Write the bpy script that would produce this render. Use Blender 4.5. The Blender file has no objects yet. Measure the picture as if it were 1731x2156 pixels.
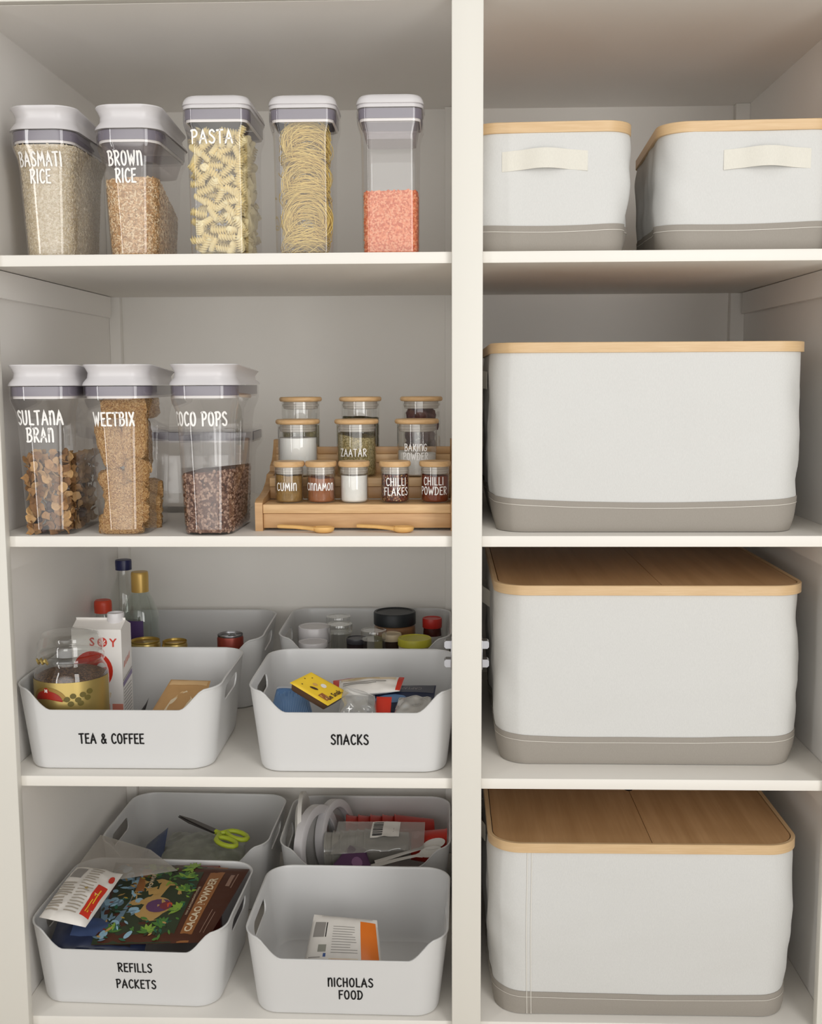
import bpy, bmesh, math, random
from mathutils import Vector, Matrix, noise
random.seed(7)
scene = bpy.context.scene
COL = scene.collection
PI = math.pi

# ------------------------------------------------------------------ camera, sky, windows, exposure
F_PX, PITCH, YAW, ROLL = 2341.58, -.1197, -.0304, -.0047
def cam_axes():
    cy, sy = math.cos(YAW), math.sin(YAW); cp, sp = math.cos(PITCH), math.sin(PITCH); cr, sr = math.cos(ROLL), math.sin(ROLL)
    A = Matrix(((cy, -sy, 0), (sy, cy, 0), (0, 0, 1))); B = Matrix(((1, 0, 0), (0, cp, sp), (0, -sp, cp)))
    return Matrix(((cr, 0, sr), (0, 1, 0), (-sr, 0, cr))) @ B @ A
R = cam_axes()
cam = bpy.data.cameras.new('camera'); camo = bpy.data.objects.new('camera', cam); COL.objects.link(camo)
cam.sensor_fit = 'HORIZONTAL'; cam.sensor_width = 36; cam.lens = F_PX / 1731 * 36; cam.clip_start = .05
M = Matrix.Identity(4)
for i in range(3):
    M[i][0] = R[0][i]; M[i][1] = R[2][i]; M[i][2] = -R[1][i]
M.translation = (-.0067, -1.75, 1.1731)
camo.matrix_world = M; scene.camera = camo

WORLD_SIDE, WORLD_FRONT, WORLD_LO, WORLD_HI = .33, 2.5, -.84, -.98
w = bpy.data.worlds.new('room_daylight'); scene.world = w; w.use_nodes = True
bg = w.node_tree.nodes['Background']; bg.inputs[0].default_value = (1.0, .985, .955, 1)
# room light with a bright lobe added at -Y to lift the interior
wn, wl = w.node_tree.nodes, w.node_tree.links
wt = wn.new('ShaderNodeTexCoord'); ws = wn.new('ShaderNodeSeparateXYZ'); wl.new(wt.outputs['Generated'], ws.inputs[0])
wr = wn.new('ShaderNodeMapRange'); wr.interpolation_type = 'SMOOTHSTEP'; wl.new(ws.outputs['Y'], wr.inputs['Value'])
wr.inputs['From Min'].default_value = WORLD_LO; wr.inputs['From Max'].default_value = WORLD_HI; wr.inputs['To Min'].default_value = WORLD_SIDE; wr.inputs['To Max'].default_value = WORLD_FRONT
wl.new(wr.outputs[0], bg.inputs[1])

def window_light(name, x, y, z, sx, sz, power, col):
    l = bpy.data.lights.new(name, 'AREA'); l.shape = 'RECTANGLE'; l.size = sx; l.size_y = sz; l.energy = power; l.color = col
    o = bpy.data.objects.new(name, l); COL.objects.link(o); o.location = (x, y, z)
    d = Vector((-.05, .2, 1.05)) - Vector((x, y, z)); o.rotation_euler = d.to_track_quat('-Z', 'Y').to_euler()
window_light('window_light_right', 1.15, -2.4, 1.38, .75, 2.5, 26, (1, .985, .96))
window_light('window_light_left', -1.95, -2.5, 1.35, .22, 2.4, 11, (1, .985, .96))
lc = bpy.data.lights.new('overhead_fill', 'AREA'); lc.shape = 'DISK'; lc.size = .9; lc.energy = 4.5; lc.color = (1, .96, .90)  # unseen overhead fill, added to brighten shelf tops and undersides
lco = bpy.data.objects.new('overhead_fill', lc); COL.objects.link(lco); lco.location = (.1, -1.25, 2.6)

vs = scene.view_settings; vs.view_transform = 'Standard'; vs.look = 'None'; vs.gamma = 1; vs.use_curve_mapping = False; vs.exposure = 0.0
try:
    scene.cycles.transparent_max_bounces = 40; scene.cycles.max_bounces = 10; scene.cycles.diffuse_bounces = 5
    scene.cycles.caustics_reflective = False; scene.cycles.caustics_refractive = False
except Exception: pass

# ------------------------------------------------------------------ materials
def lin(c):
    return tuple(((x / 255) / 12.92 if x / 255 <= .04045 else ((x / 255 + .055) / 1.055) ** 2.4) for x in c) + (1,)
def nodes(name):
    m = bpy.data.materials.new(name); m.use_nodes = True
    return m, m.node_tree.nodes, m.node_tree.links, m.node_tree.nodes['Principled BSDF']
def tex(n, l, kind, scale=(1, 1, 1), **kw):
    tc = n.new('ShaderNodeTexCoord'); mp = n.new('ShaderNodeMapping'); mp.inputs['Scale'].default_value = scale
    l.new(tc.outputs['Object'], mp.inputs[0]); t = n.new(kind); l.new(mp.outputs[0], t.inputs['Vector'])
    for k, v in kw.items(): t.inputs[k].default_value = v
    return t
def ramp(n, l, src, stops):
    r = n.new('ShaderNodeValToRGB'); l.new(src, r.inputs[0]); e = r.color_ramp.elements
    while len(e) < len(stops): e.new(.5)
    for i, (p, c) in enumerate(stops): e[i].position = p; e[i].color = c
    return r
def plain(name, c, rough=.5, spec=.5, metal=0, vary=.03, scale=6, bump=0, bscale=200, trans=0):
    m, n, l, b = nodes(name)
    t = tex(n, l, 'ShaderNodeTexNoise', Scale=scale, Detail=3)
    c0 = lin(c); lo = tuple(x * (1 - vary) for x in c0[:3]) + (1,); hi = tuple(min(1, x * (1 + vary)) for x in c0[:3]) + (1,)
    r = ramp(n, l, t.outputs['Fac'], [(.3, lo), (.7, hi)]); l.new(r.outputs[0], b.inputs['Base Color'])
    b.inputs['Roughness'].default_value = rough; b.inputs['Specular IOR Level'].default_value = spec; b.inputs['Metallic'].default_value = metal
    if bump:
        t2 = tex(n, l, 'ShaderNodeTexNoise', Scale=bscale, Detail=2); bp = n.new('ShaderNodeBump'); bp.inputs['Strength'].default_value = bump
        bp.inputs['Distance'].default_value = .001; l.new(t2.outputs['Fac'], bp.inputs['Height']); l.new(bp.outputs[0], b.inputs['Normal'])
    if trans: b.inputs['Transmission Weight'].default_value = trans
    return m
def wood(name, c1, c2, scale, rough=.45):
    m, n, l, b = nodes(name)
    t = tex(n, l, 'ShaderNodeTexNoise', scale=scale, Scale=1, Detail=4, Roughness=.6)
    r = ramp(n, l, t.outputs['Fac'], [(.32, lin(c1)), (.52, lin([(a + d) / 2 for a, d in zip(c1, c2)])), (.70, lin(c2))])
    l.new(r.outputs[0], b.inputs['Base Color']); b.inputs['Roughness'].default_value = rough
    return m
def fabric(name, c):
    m, n, l, b = nodes(name)
    t = tex(n, l, 'ShaderNodeTexNoise', scale=(900, 900, 260), Scale=1, Detail=2)
    c0 = lin(c); r = ramp(n, l, t.outputs['Fac'], [(.3, tuple(x * .965 for x in c0[:3]) + (1,)), (.7, tuple(min(1, x * 1.02) for x in c0[:3]) + (1,))])
    l.new(r.outputs[0], b.inputs['Base Color']); b.inputs['Roughness'].default_value = .95; b.inputs['Specular IOR Level'].default_value = .1
    bp = n.new('ShaderNodeBump'); bp.inputs['Strength'].default_value = .12; bp.inputs['Distance'].default_value = .0004
    l.new(t.outputs['Fac'], bp.inputs['Height']); l.new(bp.outputs[0], b.inputs['Normal'])
    return m
def clear(name, tint, refl=.05, rough=.02, milk=0, milkc=(220, 215, 215), edge=.8, power=4):
    """thin clear plastic or glass: see-through straight on, glossy at grazing angles"""
    m = bpy.data.materials.new(name); m.use_nodes = True; n = m.node_tree.nodes; l = m.node_tree.links; n.clear()
    out = n.new('ShaderNodeOutputMaterial'); tr = n.new('ShaderNodeBsdfTransparent'); gl = n.new('ShaderNodeBsdfGlossy'); mx = n.new('ShaderNodeMixShader')
    lw = n.new('ShaderNodeLayerWeight'); lw.inputs[0].default_value = .5
    p = n.new('ShaderNodeMath'); p.operation = 'POWER'; l.new(lw.outputs['Facing'], p.inputs[0]); p.inputs[1].default_value = power
    a = n.new('ShaderNodeMath'); a.operation = 'MULTIPLY_ADD'; l.new(p.outputs[0], a.inputs[0]); a.inputs[1].default_value = edge - refl; a.inputs[2].default_value = refl
    tr.inputs[0].default_value = tint + (1,); gl.inputs['Roughness'].default_value = rough; gl.inputs[0].default_value = (1, 1, 1, 1)
    src = tr.outputs[0]
    if milk:
        df = n.new('ShaderNodeBsdfDiffuse'); df.inputs[0].default_value = lin(milkc); m2 = n.new('ShaderNodeMixShader'); m2.inputs[0].default_value = milk
        l.new(tr.outputs[0], m2.inputs[1]); l.new(df.outputs[0], m2.inputs[2]); src = m2.outputs[0]
    l.new(a.outputs[0], mx.inputs[0]); l.new(src, mx.inputs[1]); l.new(gl.outputs[0], mx.inputs[2]); l.new(mx.outputs[0], out.inputs[0])
    return m
def speckle(name, stops, scale, rough=.8, bump=.6, stretch=(1, 1, 1)):
    m, n, l, b = nodes(name)
    t = tex(n, l, 'ShaderNodeTexVoronoi', scale=stretch, Scale=scale)
    sep = n.new('ShaderNodeSeparateColor'); l.new(t.outputs['Color'], sep.inputs[0])
    r = ramp(n, l, sep.outputs[0], [(p, lin(c)) for p, c in stops]); l.new(r.outputs[0], b.inputs['Base Color']); b.inputs['Roughness'].default_value = rough
    bp = n.new('ShaderNodeBump'); bp.inputs['Strength'].default_value = bump; bp.inputs['Distance'].default_value = .002; bp.invert = True
    l.new(t.outputs['Distance'], bp.inputs['Height']); l.new(bp.outputs[0], b.inputs['Normal'])
    return m

PAINT = plain('white_paint', (249, 246, 242), .45, .35, vary=.015, scale=3)
TRIM = plain('white_trim_paint', (224, 221, 213), .4, .4, vary=.01, scale=3)
SHELFM = plain('white_shelf_melamine', (236, 232, 225), .45, .35, vary=.012, scale=3)
BACKM = plain('painted_back_panel', (246, 243, 238), .6, .3, vary=.02, scale=4)
FLOORM = wood('pale_floor', (214, 206, 194), (228, 220, 208), (3, 60, 60))
BIN = plain('white_bin_plastic', (215, 215, 215), .28, .5, vary=.008)
LIDW = plain('white_lid_plastic', (214, 211, 213), .25, .5, vary=.005)
GASKET = plain('grey_silicone_seal', (128, 122, 134), .4, .4)
RINGW = plain('white_inner_seal', (235, 230, 228), .35, .5)
CLEAR = clear('clear_acrylic', (.955, .95, .95), refl=.065)
COLLAR = clear('frosted_lid_skirt', (.80, .76, .77), milk=.25, milkc=(196, 186, 190))
GLASS = clear('clear_jar_glass', (.95, .955, .945), refl=.075, power=2.6)
GREENGLASS = clear('pale_green_glass', (.86, .90, .87), refl=.075, power=2.6)
LETW = plain('white_vinyl_lettering', (250, 248, 245), .5, .3)
LETB = plain('black_vinyl_lettering', (28, 27, 28), .5, .3)
BAMBOO = wood('bamboo', (200, 160, 112), (222, 186, 138), (14, 90, 160))
BAMBOO_D = wood('bamboo_dark', (186, 144, 98), (208, 168, 120), (8, 90, 90))
RIMB = wood('bamboo_rim', (206, 172, 128), (218, 188, 146), (16, 16, 260))
LIDB = wood('bamboo_lid_panel', (176, 136, 92), (196, 156, 112), (60, 3, 60))
CANVAS = fabric('white_canvas', (212, 212, 210))
GREYC = fabric('grey_canvas', (158, 152, 144))
STRAP = fabric('cream_webbing', (222, 219, 209))
THREAD = plain('white_thread', (226, 222, 214), .9, .1)
SILVER = plain('brushed_steel', (158, 158, 162), .28, .5, metal=1)
GOLD = plain('gold_foil', (204, 180, 112), .34, .5, metal=.75)
SILIC = clear('silicone_ring', (.9, .88, .86), milk=.45, milkc=(232, 224, 214), refl=.04, edge=.4)

# ------------------------------------------------------------------ mesh helpers
def rrect(w, d, r, n=6, cx=0, cy=0, step=None):
    """rounded rectangle, counterclockwise from the front left corner's start"""
    r = max(1e-4, min(r, w / 2 - 1e-4, d / 2 - 1e-4)); P = []
    cs = [(-w / 2 + r, -d / 2 + r, PI), (w / 2 - r, -d / 2 + r, 1.5 * PI), (w / 2 - r, d / 2 - r, 0), (-w / 2 + r, d / 2 - r, .5 * PI)]
    for k, (x, y, a) in enumerate(cs):
        arc = [(cx + x + r * math.cos(a + PI / 2 * i / n), cy + y + r * math.sin(a + PI / 2 * i / n)) for i in range(n + 1)]
        P += arc
        if step:
            x2, y2, a2 = cs[(k + 1) % 4]; q = (cx + x2 + r * math.cos(a2), cy + y2 + r * math.sin(a2)); p = arc[-1]
            for i in range(1, step[k % 2]): P.append((p[0] + (q[0] - p[0]) * i / step[k % 2], p[1] + (q[1] - p[1]) * i / step[k % 2]))
    return P
class G:
    def __init__(s): s.v = []; s.f = []; s.m = []
    def add(s, v, f, mi=0):
        o = len(s.v); s.v += [tuple(p) for p in v]; s.f += [tuple(i + o for i in q) for q in f]; s.m += [mi] * len(f); return s
    def loft(s, rings, c0=True, c1=True, mi=0, closed=True):
        n = len(rings[0]); v = [p for r in rings for p in r]; f = []
        for i in range(len(rings) - 1):
            for j in range(n if closed else n - 1):
                a, b = i * n + j, i * n + (j + 1) % n; f.append((a, b, b + n, a + n))
        if c0: f.append(tuple(range(n - 1, -1, -1)))
        if c1: f.append(tuple((len(rings) - 1) * n + j for j in range(n)))
        return s.add(v, f, mi)
    def lathe(s, prof, n=32, cx=0, cy=0, mi=0, c0=True, c1=True):
        return s.loft([[(cx + r * math.cos(2 * PI * j / n), cy + r * math.sin(2 * PI * j / n), z) for j in range(n)] for r, z in prof], c0, c1, mi)
    def box(s, x0, x1, y0, y1, z0, z1, b=0, mi=0):
        if b <= 0:
            return s.loft([[(x0, y0, z), (x1, y0, z), (x1, y1, z), (x0, y1, z)] for z in (z0, z1)], mi=mi)
        cx, cy, w, d = (x0 + x1) / 2, (y0 + y1) / 2, x1 - x0, y1 - y0
        return s.loft([[p + (z,) for p in rrect(w - 2 * i, d - 2 * i, max(b - i, .0002), 3, cx, cy)] for z, i in ((z0, b), (z0 + .3 * b, .3 * b), (z0 + b, 0), (z1 - b, 0), (z1 - .3 * b, .3 * b), (z1, b))], mi=mi)
    def tube(s, pts, r, n=8, mi=0, closed=False):
        P = [Vector(p) for p in pts]; rings = []; up = None
        for i, p in enumerate(P):
            t = (P[(i + 1) % len(P)] - P[i - 1]) if closed else (P[min(i + 1, len(P) - 1)] - P[max(i - 1, 0)])
            t = t.normalized() if t.length > 1e-9 else Vector((0, 0, 1))
            if up is None: up = Vector((0, 0, 1)) if abs(t.z) < .9 else Vector((1, 0, 0))
            a = up.cross(t); a = a.normalized() if a.length > 1e-6 else Vector((1, 0, 0)); b = t.cross(a); up = b
            rr = r(i / (len(P) - 1)) if callable(r) else r
            rings.append([tuple(p + a * rr * math.cos(2 * PI * j / n) + b * rr * math.sin(2 * PI * j / n)) for j in range(n)])
        if closed: rings.append(rings[0])
        return s.loft(rings, not closed, not closed, mi)
    def xf(s, mat):
        s.v = [tuple(mat @ Vector(p)) for p in s.v]; return s
    def mesh(s, name, mats, sm=35):
        me = bpy.data.meshes.new(name); me.from_pydata(s.v, [], s.f)
        for m in (mats if isinstance(mats, (list, tuple)) else [mats]): me.materials.append(m)
        if any(s.m): me.polygons.foreach_set('material_index', s.m)
        if sm: me.shade_smooth(); me.set_sharp_from_angle(angle=math.radians(sm))
        return me
    def obj(s, name, mats, parent=None, sm=35, loc=None):
        o = bpy.data.objects.new(name, s.mesh(name, mats, sm)); COL.objects.link(o)
        if parent: o.parent = parent
        if loc: o.location = loc
        return o
def tag(o, label, cat, group=None, kind=None):
    o['label'] = label; o['category'] = cat
    if group: o['group'] = group
    if kind: o['kind'] = kind
    return o
def thing(name, label, cat, loc=(0, 0, 0), rz=0, group=None):
    o = bpy.data.objects.new(name, None); COL.objects.link(o); o.location = loc; o.rotation_euler = (0, 0, rz); o.empty_display_size = .02
    return tag(o, label, cat, group)
def struct(name, g, m, sm=35):
    o = g.obj(name, m, sm=sm); o['kind'] = 'structure'; return o
def dup(o, loc=None, rz=None, label=None, parent=None):
    c = o.copy(); COL.objects.link(c)
    if parent: c.parent = parent
    if loc is not None: c.location = loc
    if rz is not None: c.rotation_euler = (0, 0, rz)
    if label: c['label'] = label
    for ch in list(o.children): dup(ch, parent=c)
    return c

# ---- lettering: a hand-drawn alphabet of strokes (s = straight, c = curved)
GL = {'A': (.62, [('s', (.03, 0), (.31, 1), (.58, 0)), ('s', (.10, .34), (.50, .36))]),
 'B': (.56, [('s', (.10, 0), (.10, 1)), ('c', (.02, .97), (.34, 1), (.47, .8), (.34, .58), (.12, .53)), ('c', (.12, .53), (.44, .48), (.53, .24), (.36, .03), (.03, .02))]),
 'C': (.52, [('c', (.49, .86), (.33, 1), (.12, .82), (.06, .45), (.15, .1), (.33, 0), (.50, .13))]),
 'D': (.56, [('s', (.10, 0), (.10, 1)), ('c', (.02, .98), (.34, .95), (.52, .6), (.44, .2), (.26, .01), (.02, .02))]),
 'E': (.47, [('s', (.45, .99), (.08, .97), (.08, .02), (.45, 0)), ('s', (.08, .52), (.38, .54))]),
 'F': (.45, [('s', (.45, .99), (.08, .97), (.08, 0)), ('s', (.08, .52), (.37, .53))]),
 'G': (.56, [('c', (.49, .86), (.33, 1), (.12, .82), (.06, .45), (.15, .1), (.33, 0), (.50, .14)), ('s', (.33, .42), (.53, .42), (.50, .12))]),
 'H': (.56, [('s', (.08, 0), (.08, 1)), ('s', (.48, 0), (.48, 1)), ('s', (.08, .5), (.48, .52))]),
 'I': (.16, [('s', (.08, 0), (.08, 1))]),
 'K': (.54, [('s', (.08, 0), (.08, 1)), ('s', (.48, 1), (.12, .46), (.50, 0))]),
 'L': (.45, [('s', (.08, 1), (.08, .02), (.43, 0))]),
 'M': (.74, [('s', (.05, 0), (.12, 1), (.36, .36), (.60, 1), (.69, 0))]),
 'N': (.52, [('s', (.08, 0), (.08, .97)), ('c', (.08, .62), (.18, .90), (.34, .98), (.44, .82), (.46, .4), (.46, 0))]),
 'O': (.58, [('c', (.30, 1), (.12, .85), (.06, .48), (.14, .12), (.30, 0), (.46, .13), (.53, .5), (.46, .87), (.30, 1))]),
 'P': (.52, [('s', (.10, 0), (.10, 1)), ('c', (.02, .96), (.34, 1), (.49, .78), (.36, .52), (.12, .45))]),
 'R': (.55, [('s', (.10, 0), (.10, 1)), ('c', (.02, .96), (.34, 1), (.49, .78), (.34, .54), (.12, .47)), ('s', (.20, .48), (.51, 0))]),
 'S': (.50, [('c', (.45, .87), (.30, 1), (.12, .90), (.10, .70), (.28, .53), (.45, .33), (.42, .10), (.24, 0), (.05, .12))]),
 'T': (.52, [('s', (.02, .97), (.50, 1)), ('s', (.26, .98), (.26, 0))]),
 'U': (.56, [('c', (.08, 1), (.07, .4), (.14, .08), (.28, 0), (.42, .1), (.48, .45), (.48, 1))]),
 'W': (.78, [('s', (.04, 1), (.20, 0), (.39, .72), (.56, 0), (.74, 1))]),
 'X': (.54, [('s', (.05, 1), (.48, 0)), ('s', (.48, 1), (.05, 0))]),
 'Z': (.52, [('s', (.05, .97), (.47, .99), (.05, .02), (.49, .01))]),
 '&': (.58, [('c', (.52, .42), (.40, .12), (.22, 0), (.07, .14), (.10, .36), (.28, .56), (.40, .78), (.30, .98), (.15, .86), (.20, .66), (.36, .36), (.54, .02))]),
 ' ': (.30, [])}
def crom(P, k=5):
    out = []
    for i in range(len(P) - 1):
        a, b, c, d = (Vector(P[max(i - 1, 0)]), Vector(P[i]), Vector(P[i + 1]), Vector(P[min(i + 2, len(P) - 1)]))
        for j in range(k):
            t = j / k; out.append(.5 * (2 * b + (c - a) * t + (2 * a - 5 * b + 4 * c - d) * t * t + (3 * b - a - 3 * c + d) * t ** 3))
    return out + [Vector(P[-1])]
def letters(g, lines, h, fn, wt=.14, gap=.15, lead=1.28, squeeze=1.0, mi=0):
    """lines of lettering centred on (0,0); fn(u, v) gives the point on the thing's surface"""
    y0 = (len(lines) - 1) * lead * h / 2 - h / 2
    for li, t in enumerate(lines):
        W = sum(GL[c][0] + gap for c in t) - gap; x = -W / 2
        for ch in t:
            gw, st = GL[ch]
            for s in st:
                pts = [Vector(p) for p in s[1:]]
                pts = crom(pts) if s[0] == 'c' else [a.lerp(b, i / 4) for a, b in zip(pts, pts[1:]) for i in range(4)] + [pts[-1]]
                pts = [Vector(((x + p.x) * h * squeeze, p.y * h + y0 - li * lead * h)) for p in pts]; hw = wt * h / 2
                V = []
                for i, p in enumerate(pts):
                    t0 = (pts[i] - pts[i - 1]).normalized() if i else None; t1 = (pts[i + 1] - pts[i]).normalized() if i < len(pts) - 1 else None
                    tt = (t0 + t1) if t0 and t1 else (t0 or t1); tt = tt.normalized() if tt.length > 1e-6 else (t0 or t1)
                    k = 1 / max(.55, (tt.dot(t0) if t0 else 1)); nn = Vector((-tt.y, tt.x)) * hw * k; V += [p + nn, p - nn]
                f = [(2 * i, 2 * i + 1, 2 * i + 3, 2 * i + 2) for i in range(len(pts) - 1)]
                g.add([fn(q.x, q.y) for q in V], f, mi)
                for e, o in ((pts[0], pts[1]), (pts[-1], pts[-2])):
                    d = (e - o).normalized(); a0 = math.atan2(d.y, d.x)
                    c = [e + Vector((math.cos(a0 + PI * (k / 5 - .5)), math.sin(a0 + PI * (k / 5 - .5)))) * hw for k in range(6)]
                    g.add([fn(q.x, q.y) for q in c], [tuple(range(6))], mi)
            x += gw + gap
    return g
def print_text(g, txt, size, fn, mi=0, bold=0, spacing=1.0):
    cu = bpy.data.curves.new('print', 'FONT'); cu.body = txt; cu.size = size; cu.offset = bold * size; cu.align_x = 'CENTER'; cu.align_y = 'CENTER'; cu.space_character = spacing; cu.resolution_u = 2
    o = bpy.data.objects.new('print', cu); COL.objects.link(o); dg = bpy.context.evaluated_depsgraph_get()
    me = bpy.data.meshes.new_from_object(o.evaluated_get(dg))
    g.add([fn(p.co.x, p.co.y) for p in me.vertices], [tuple(p.vertices) for p in me.polygons], mi)
    bpy.data.objects.remove(o); bpy.data.curves.remove(cu); bpy.data.meshes.remove(me)
    return g

# ------------------------------------------------------------------ the cupboard
ZC, Z1, Z2, Z3, ZF = 1.7377, 1.3665, .924, .525, .103
WL, WR, DEP, TH = -.7313, .6305, .6873, .0175
DL, DR = .0185, .038
struct('floor', G().box(-2.6, 2.4, -3.2, .8, -.02, 0), FLOORM)
struct('wall_back', G().box(WL - .02, WR + .02, DEP, DEP + .018, 0, 1.80), BACKM)
struct('wall_left', G().box(WL - .02, WL, 0, DEP, 0, 1.80), PAINT)
struct('wall_right', G().box(WR, WR + .02, 0, DEP, 0, 1.80), PAINT)
struct('wall_center', G().box(DL, DR, 0, DEP, ZF - .0175, ZC), PAINT)
struct('ceiling', G().box(WL, WR, 0, DEP, ZC, ZC + .018), PAINT)
struct('trim_1', G().box(-.90, -.7052, -.018, 0, 0, 1.80, .0012), TRIM)
struct('trim_2', G().box(.0046, .0522, -.018, 0, 0, 1.738, .0012), TRIM)
struct('trim_3', G().box(.6029, .80, -.018, 0, 0, 1.80, .0012), TRIM)
struct('trim_4', G().box(-.7052, .6029, -.018, 0, 1.738, 1.80, .0008), TRIM)
struct('trim_5', G().box(-.7052, .6029, -.016, 0, 0, .0853, .0004), TRIM)
n_tr = 6
for x0, x1 in ((WL, WL + .024), (DL - .024, DL), (DR, DR + .024), (WR - .030, WR)):
    struct('trim_%d' % n_tr, G().box(x0, x1, DEP - .022, DEP, ZF, ZC, .002), BACKM); n_tr += 1
for z in (Z1, Z2, Z3):
    for x0, x1 in ((WL, WL + .012), (WR - .012, WR)):
        g = G(); y1 = DEP - .045; za, zb = z - TH - .0445, z - TH - .0012
        g.loft([[(x, .004, za + (.02 if z < Z1 else 0)), (x, .03, za), (x, y1, za), (x, y1, zb), (x, .004, zb)] for x in (x1, x0)])
        struct('trim_%d' % n_tr, g, PAINT); n_tr += 1
def shelf(z, x0, x1, label):
    o = G().box(x0, x1, 0, DEP - .022, z - TH, z, .0009).obj('shelf', SHELFM, sm=30, loc=None); tag(o, label, 'shelf', 'shelf boards in the cupboard')
for z, a, b in ((Z1, 'top left shelf board holding the clear canisters of rice and pasta', 'top right shelf board holding the two small fabric baskets'),
                (Z2, 'left shelf board under the cereal canisters and bamboo spice rack', 'right shelf board under the large fabric basket seen from its rim level'),
                (Z3, 'left shelf board under the tea and snack bins', 'right shelf board under the middle large lidded basket'),
                (ZF, 'lowest left shelf board under the refill packet bins', 'lowest right shelf board under the bottom large basket')):
    shelf(z, WL + .0006, DL - .0006, 'white painted ' + a); shelf(z, DR + .0006, WR - .0006, 'white painted ' + b)
def hinge(x, s, label):
    t = thing('hinge_plate', label, 'hinge', (x, 0, .7335))
    G().box(min(0, s * .0015), max(0, s * .0015), -.012, .016, -.024, .024, .0004).obj('base_plate', SILVER, t)
    for zz in (.0152, -.0152):
        prof = [(0, .0065), (.0095, .0065), (.012, .004), (.012, -.0035), (.0095, -.0062), (0, -.0062)]
        G().loft([[(s * px, y, zz + pz) for px, pz in (prof if s > 0 else prof[::-1])] for y in (.012, -.006)]).obj('clip', SILVER, t)
hinge(.0046, -1, 'steel hinge plate on the left side of the white post beside the snacks bin')
hinge(.0522, 1, 'steel hinge plate on the right side of the white post beside the middle basket')

# ------------------------------------------------------------------ clear canisters
def interp(T, z):
    if z <= T[0][0]: return T[0][1:]
    for a, b in zip(T, T[1:]):
        if z <= b[0]:
            t = (z - a[0]) / (b[0] - a[0]); return tuple(p + (q - p) * t for p, q in zip(a[1:], b[1:]))
    return T[-1][1:]
class Canister:
    """a clear canister standing at (x, y front, z) with its lid; T holds (z, width, depth, front inset, corner radius)"""
    def __init__(s, name, label, x, y, z, rz, T, h, group='clear lidded canisters'):
        s.T, s.h = T, h; s.x, s.y, s.z, s.rz = x, y, z, rz
        s.root = thing(name, label, 'canister', (x, y, z), rz, group)
        rings = [[p + (t[0],) for p in rrect(t[1], t[2], t[4], 8, 0, t[3] + t[2] / 2)] for t in T]
        g = G().loft(rings, True, False)
        t = T[-1]; g.loft([[p + (t[0],) for p in rrect(t[1] - k, t[2] - k, t[4] - k / 2, 8, 0, t[3] + t[2] / 2)] for k in (0, .004)], False, False)
        g.obj('clear_body', CLEAR, s.root, 50)
    def sec(s, z, inset=0):
        w, d, f, r = interp(s.T, z); return w - 2 * inset, d - 2 * inset, f + inset, max(.002, r - inset)
    def ring(s, z, inset):
        w, d, f, r = s.sec(z, inset); return rrect(w, d, r, 8, 0, f + d / 2)
    def front(s, u, v, z0, off=.0007):
        z = z0 + v; w, d, f, r = s.sec(z); fl = w / 2 - r
        if abs(u) <= fl: return (u, f - off, z)
        a = min((abs(u) - fl) / r, PI / 2); sg = 1 if u > 0 else -1
        return (sg * (fl + (r + off) * math.sin(a)), f + r - (r + off) * math.cos(a), z)
    def text(s, lines, h, z0, u0=0, **k):
        letters(G(), lines, h, lambda u, v: s.front(u + u0, v, z0), **k).obj('lettering', LETW, s.root, 0)
    def band(s, name, z0, z1, inset, mat, parent=None):
        return G().loft([[p + (z,) for p in s.ring(z, i)] for z, i in ((z0, inset + .002), (z0, inset), (z1, inset), (z1, inset + .002))], False, False).obj(name, mat, parent or s.root)
    def seal(s, collar=0):
        h = s.h
        s.band('seal', h - .0165, h - .0015, .0028, GASKET); s.band('seal_rim', h - .0205, h - .0165, .0045, RINGW)
        if collar:
            G().loft([[p + (z,) for p in s.ring(z, .0075)] for z in (h - .0205 - collar, h - .0205)], True, False).obj('lid_skirt', COLLAR, s.root)
    def fill(s, z0, ztop, inset=.0032, nz=14):
        """rings of a filling whose top height is ztop(x, y)"""
        rings = []
        for k in range(nz + 1):
            t = k / nz; base = s.ring(z0, inset); rr = []
            for j, (bx, by) in enumerate(base):
                zt = ztop(bx, by); z = z0 + t * (zt - z0); q = s.ring(z, inset)[j]; rr.append((q[0], q[1], z))
            rings.append(rr)
        top = rings[-1]; cx = sum(p[0] for p in top) / len(top); cy = sum(p[1] for p in top) / len(top)
        for k in (.85, .65, .45, .25, .08):
            rings.append([(cx + (p[0] - cx) * k, cy + (p[1] - cy) * k, ztop(cx + (p[0] - cx) * k, cy + (p[1] - cy) * k)) for p in top])
        return rings
def place(g, c):
    return g.xf(Matrix.Translation((c.x, c.y, c.z)) @ Matrix.Rotation(c.rz, 4, 'Z'))
def grain_proto(l, w, t):
    return [(-l, 0, 0), (-.45 * l, -w, 0), (.45 * l, -w, 0), (l, 0, 0), (.45 * l, w, 0), (-.45 * l, w, 0), (0, 0, t), (0, 0, -t)]
GF = [(i, (i + 1) % 6, 6) for i in range(6)]
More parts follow.
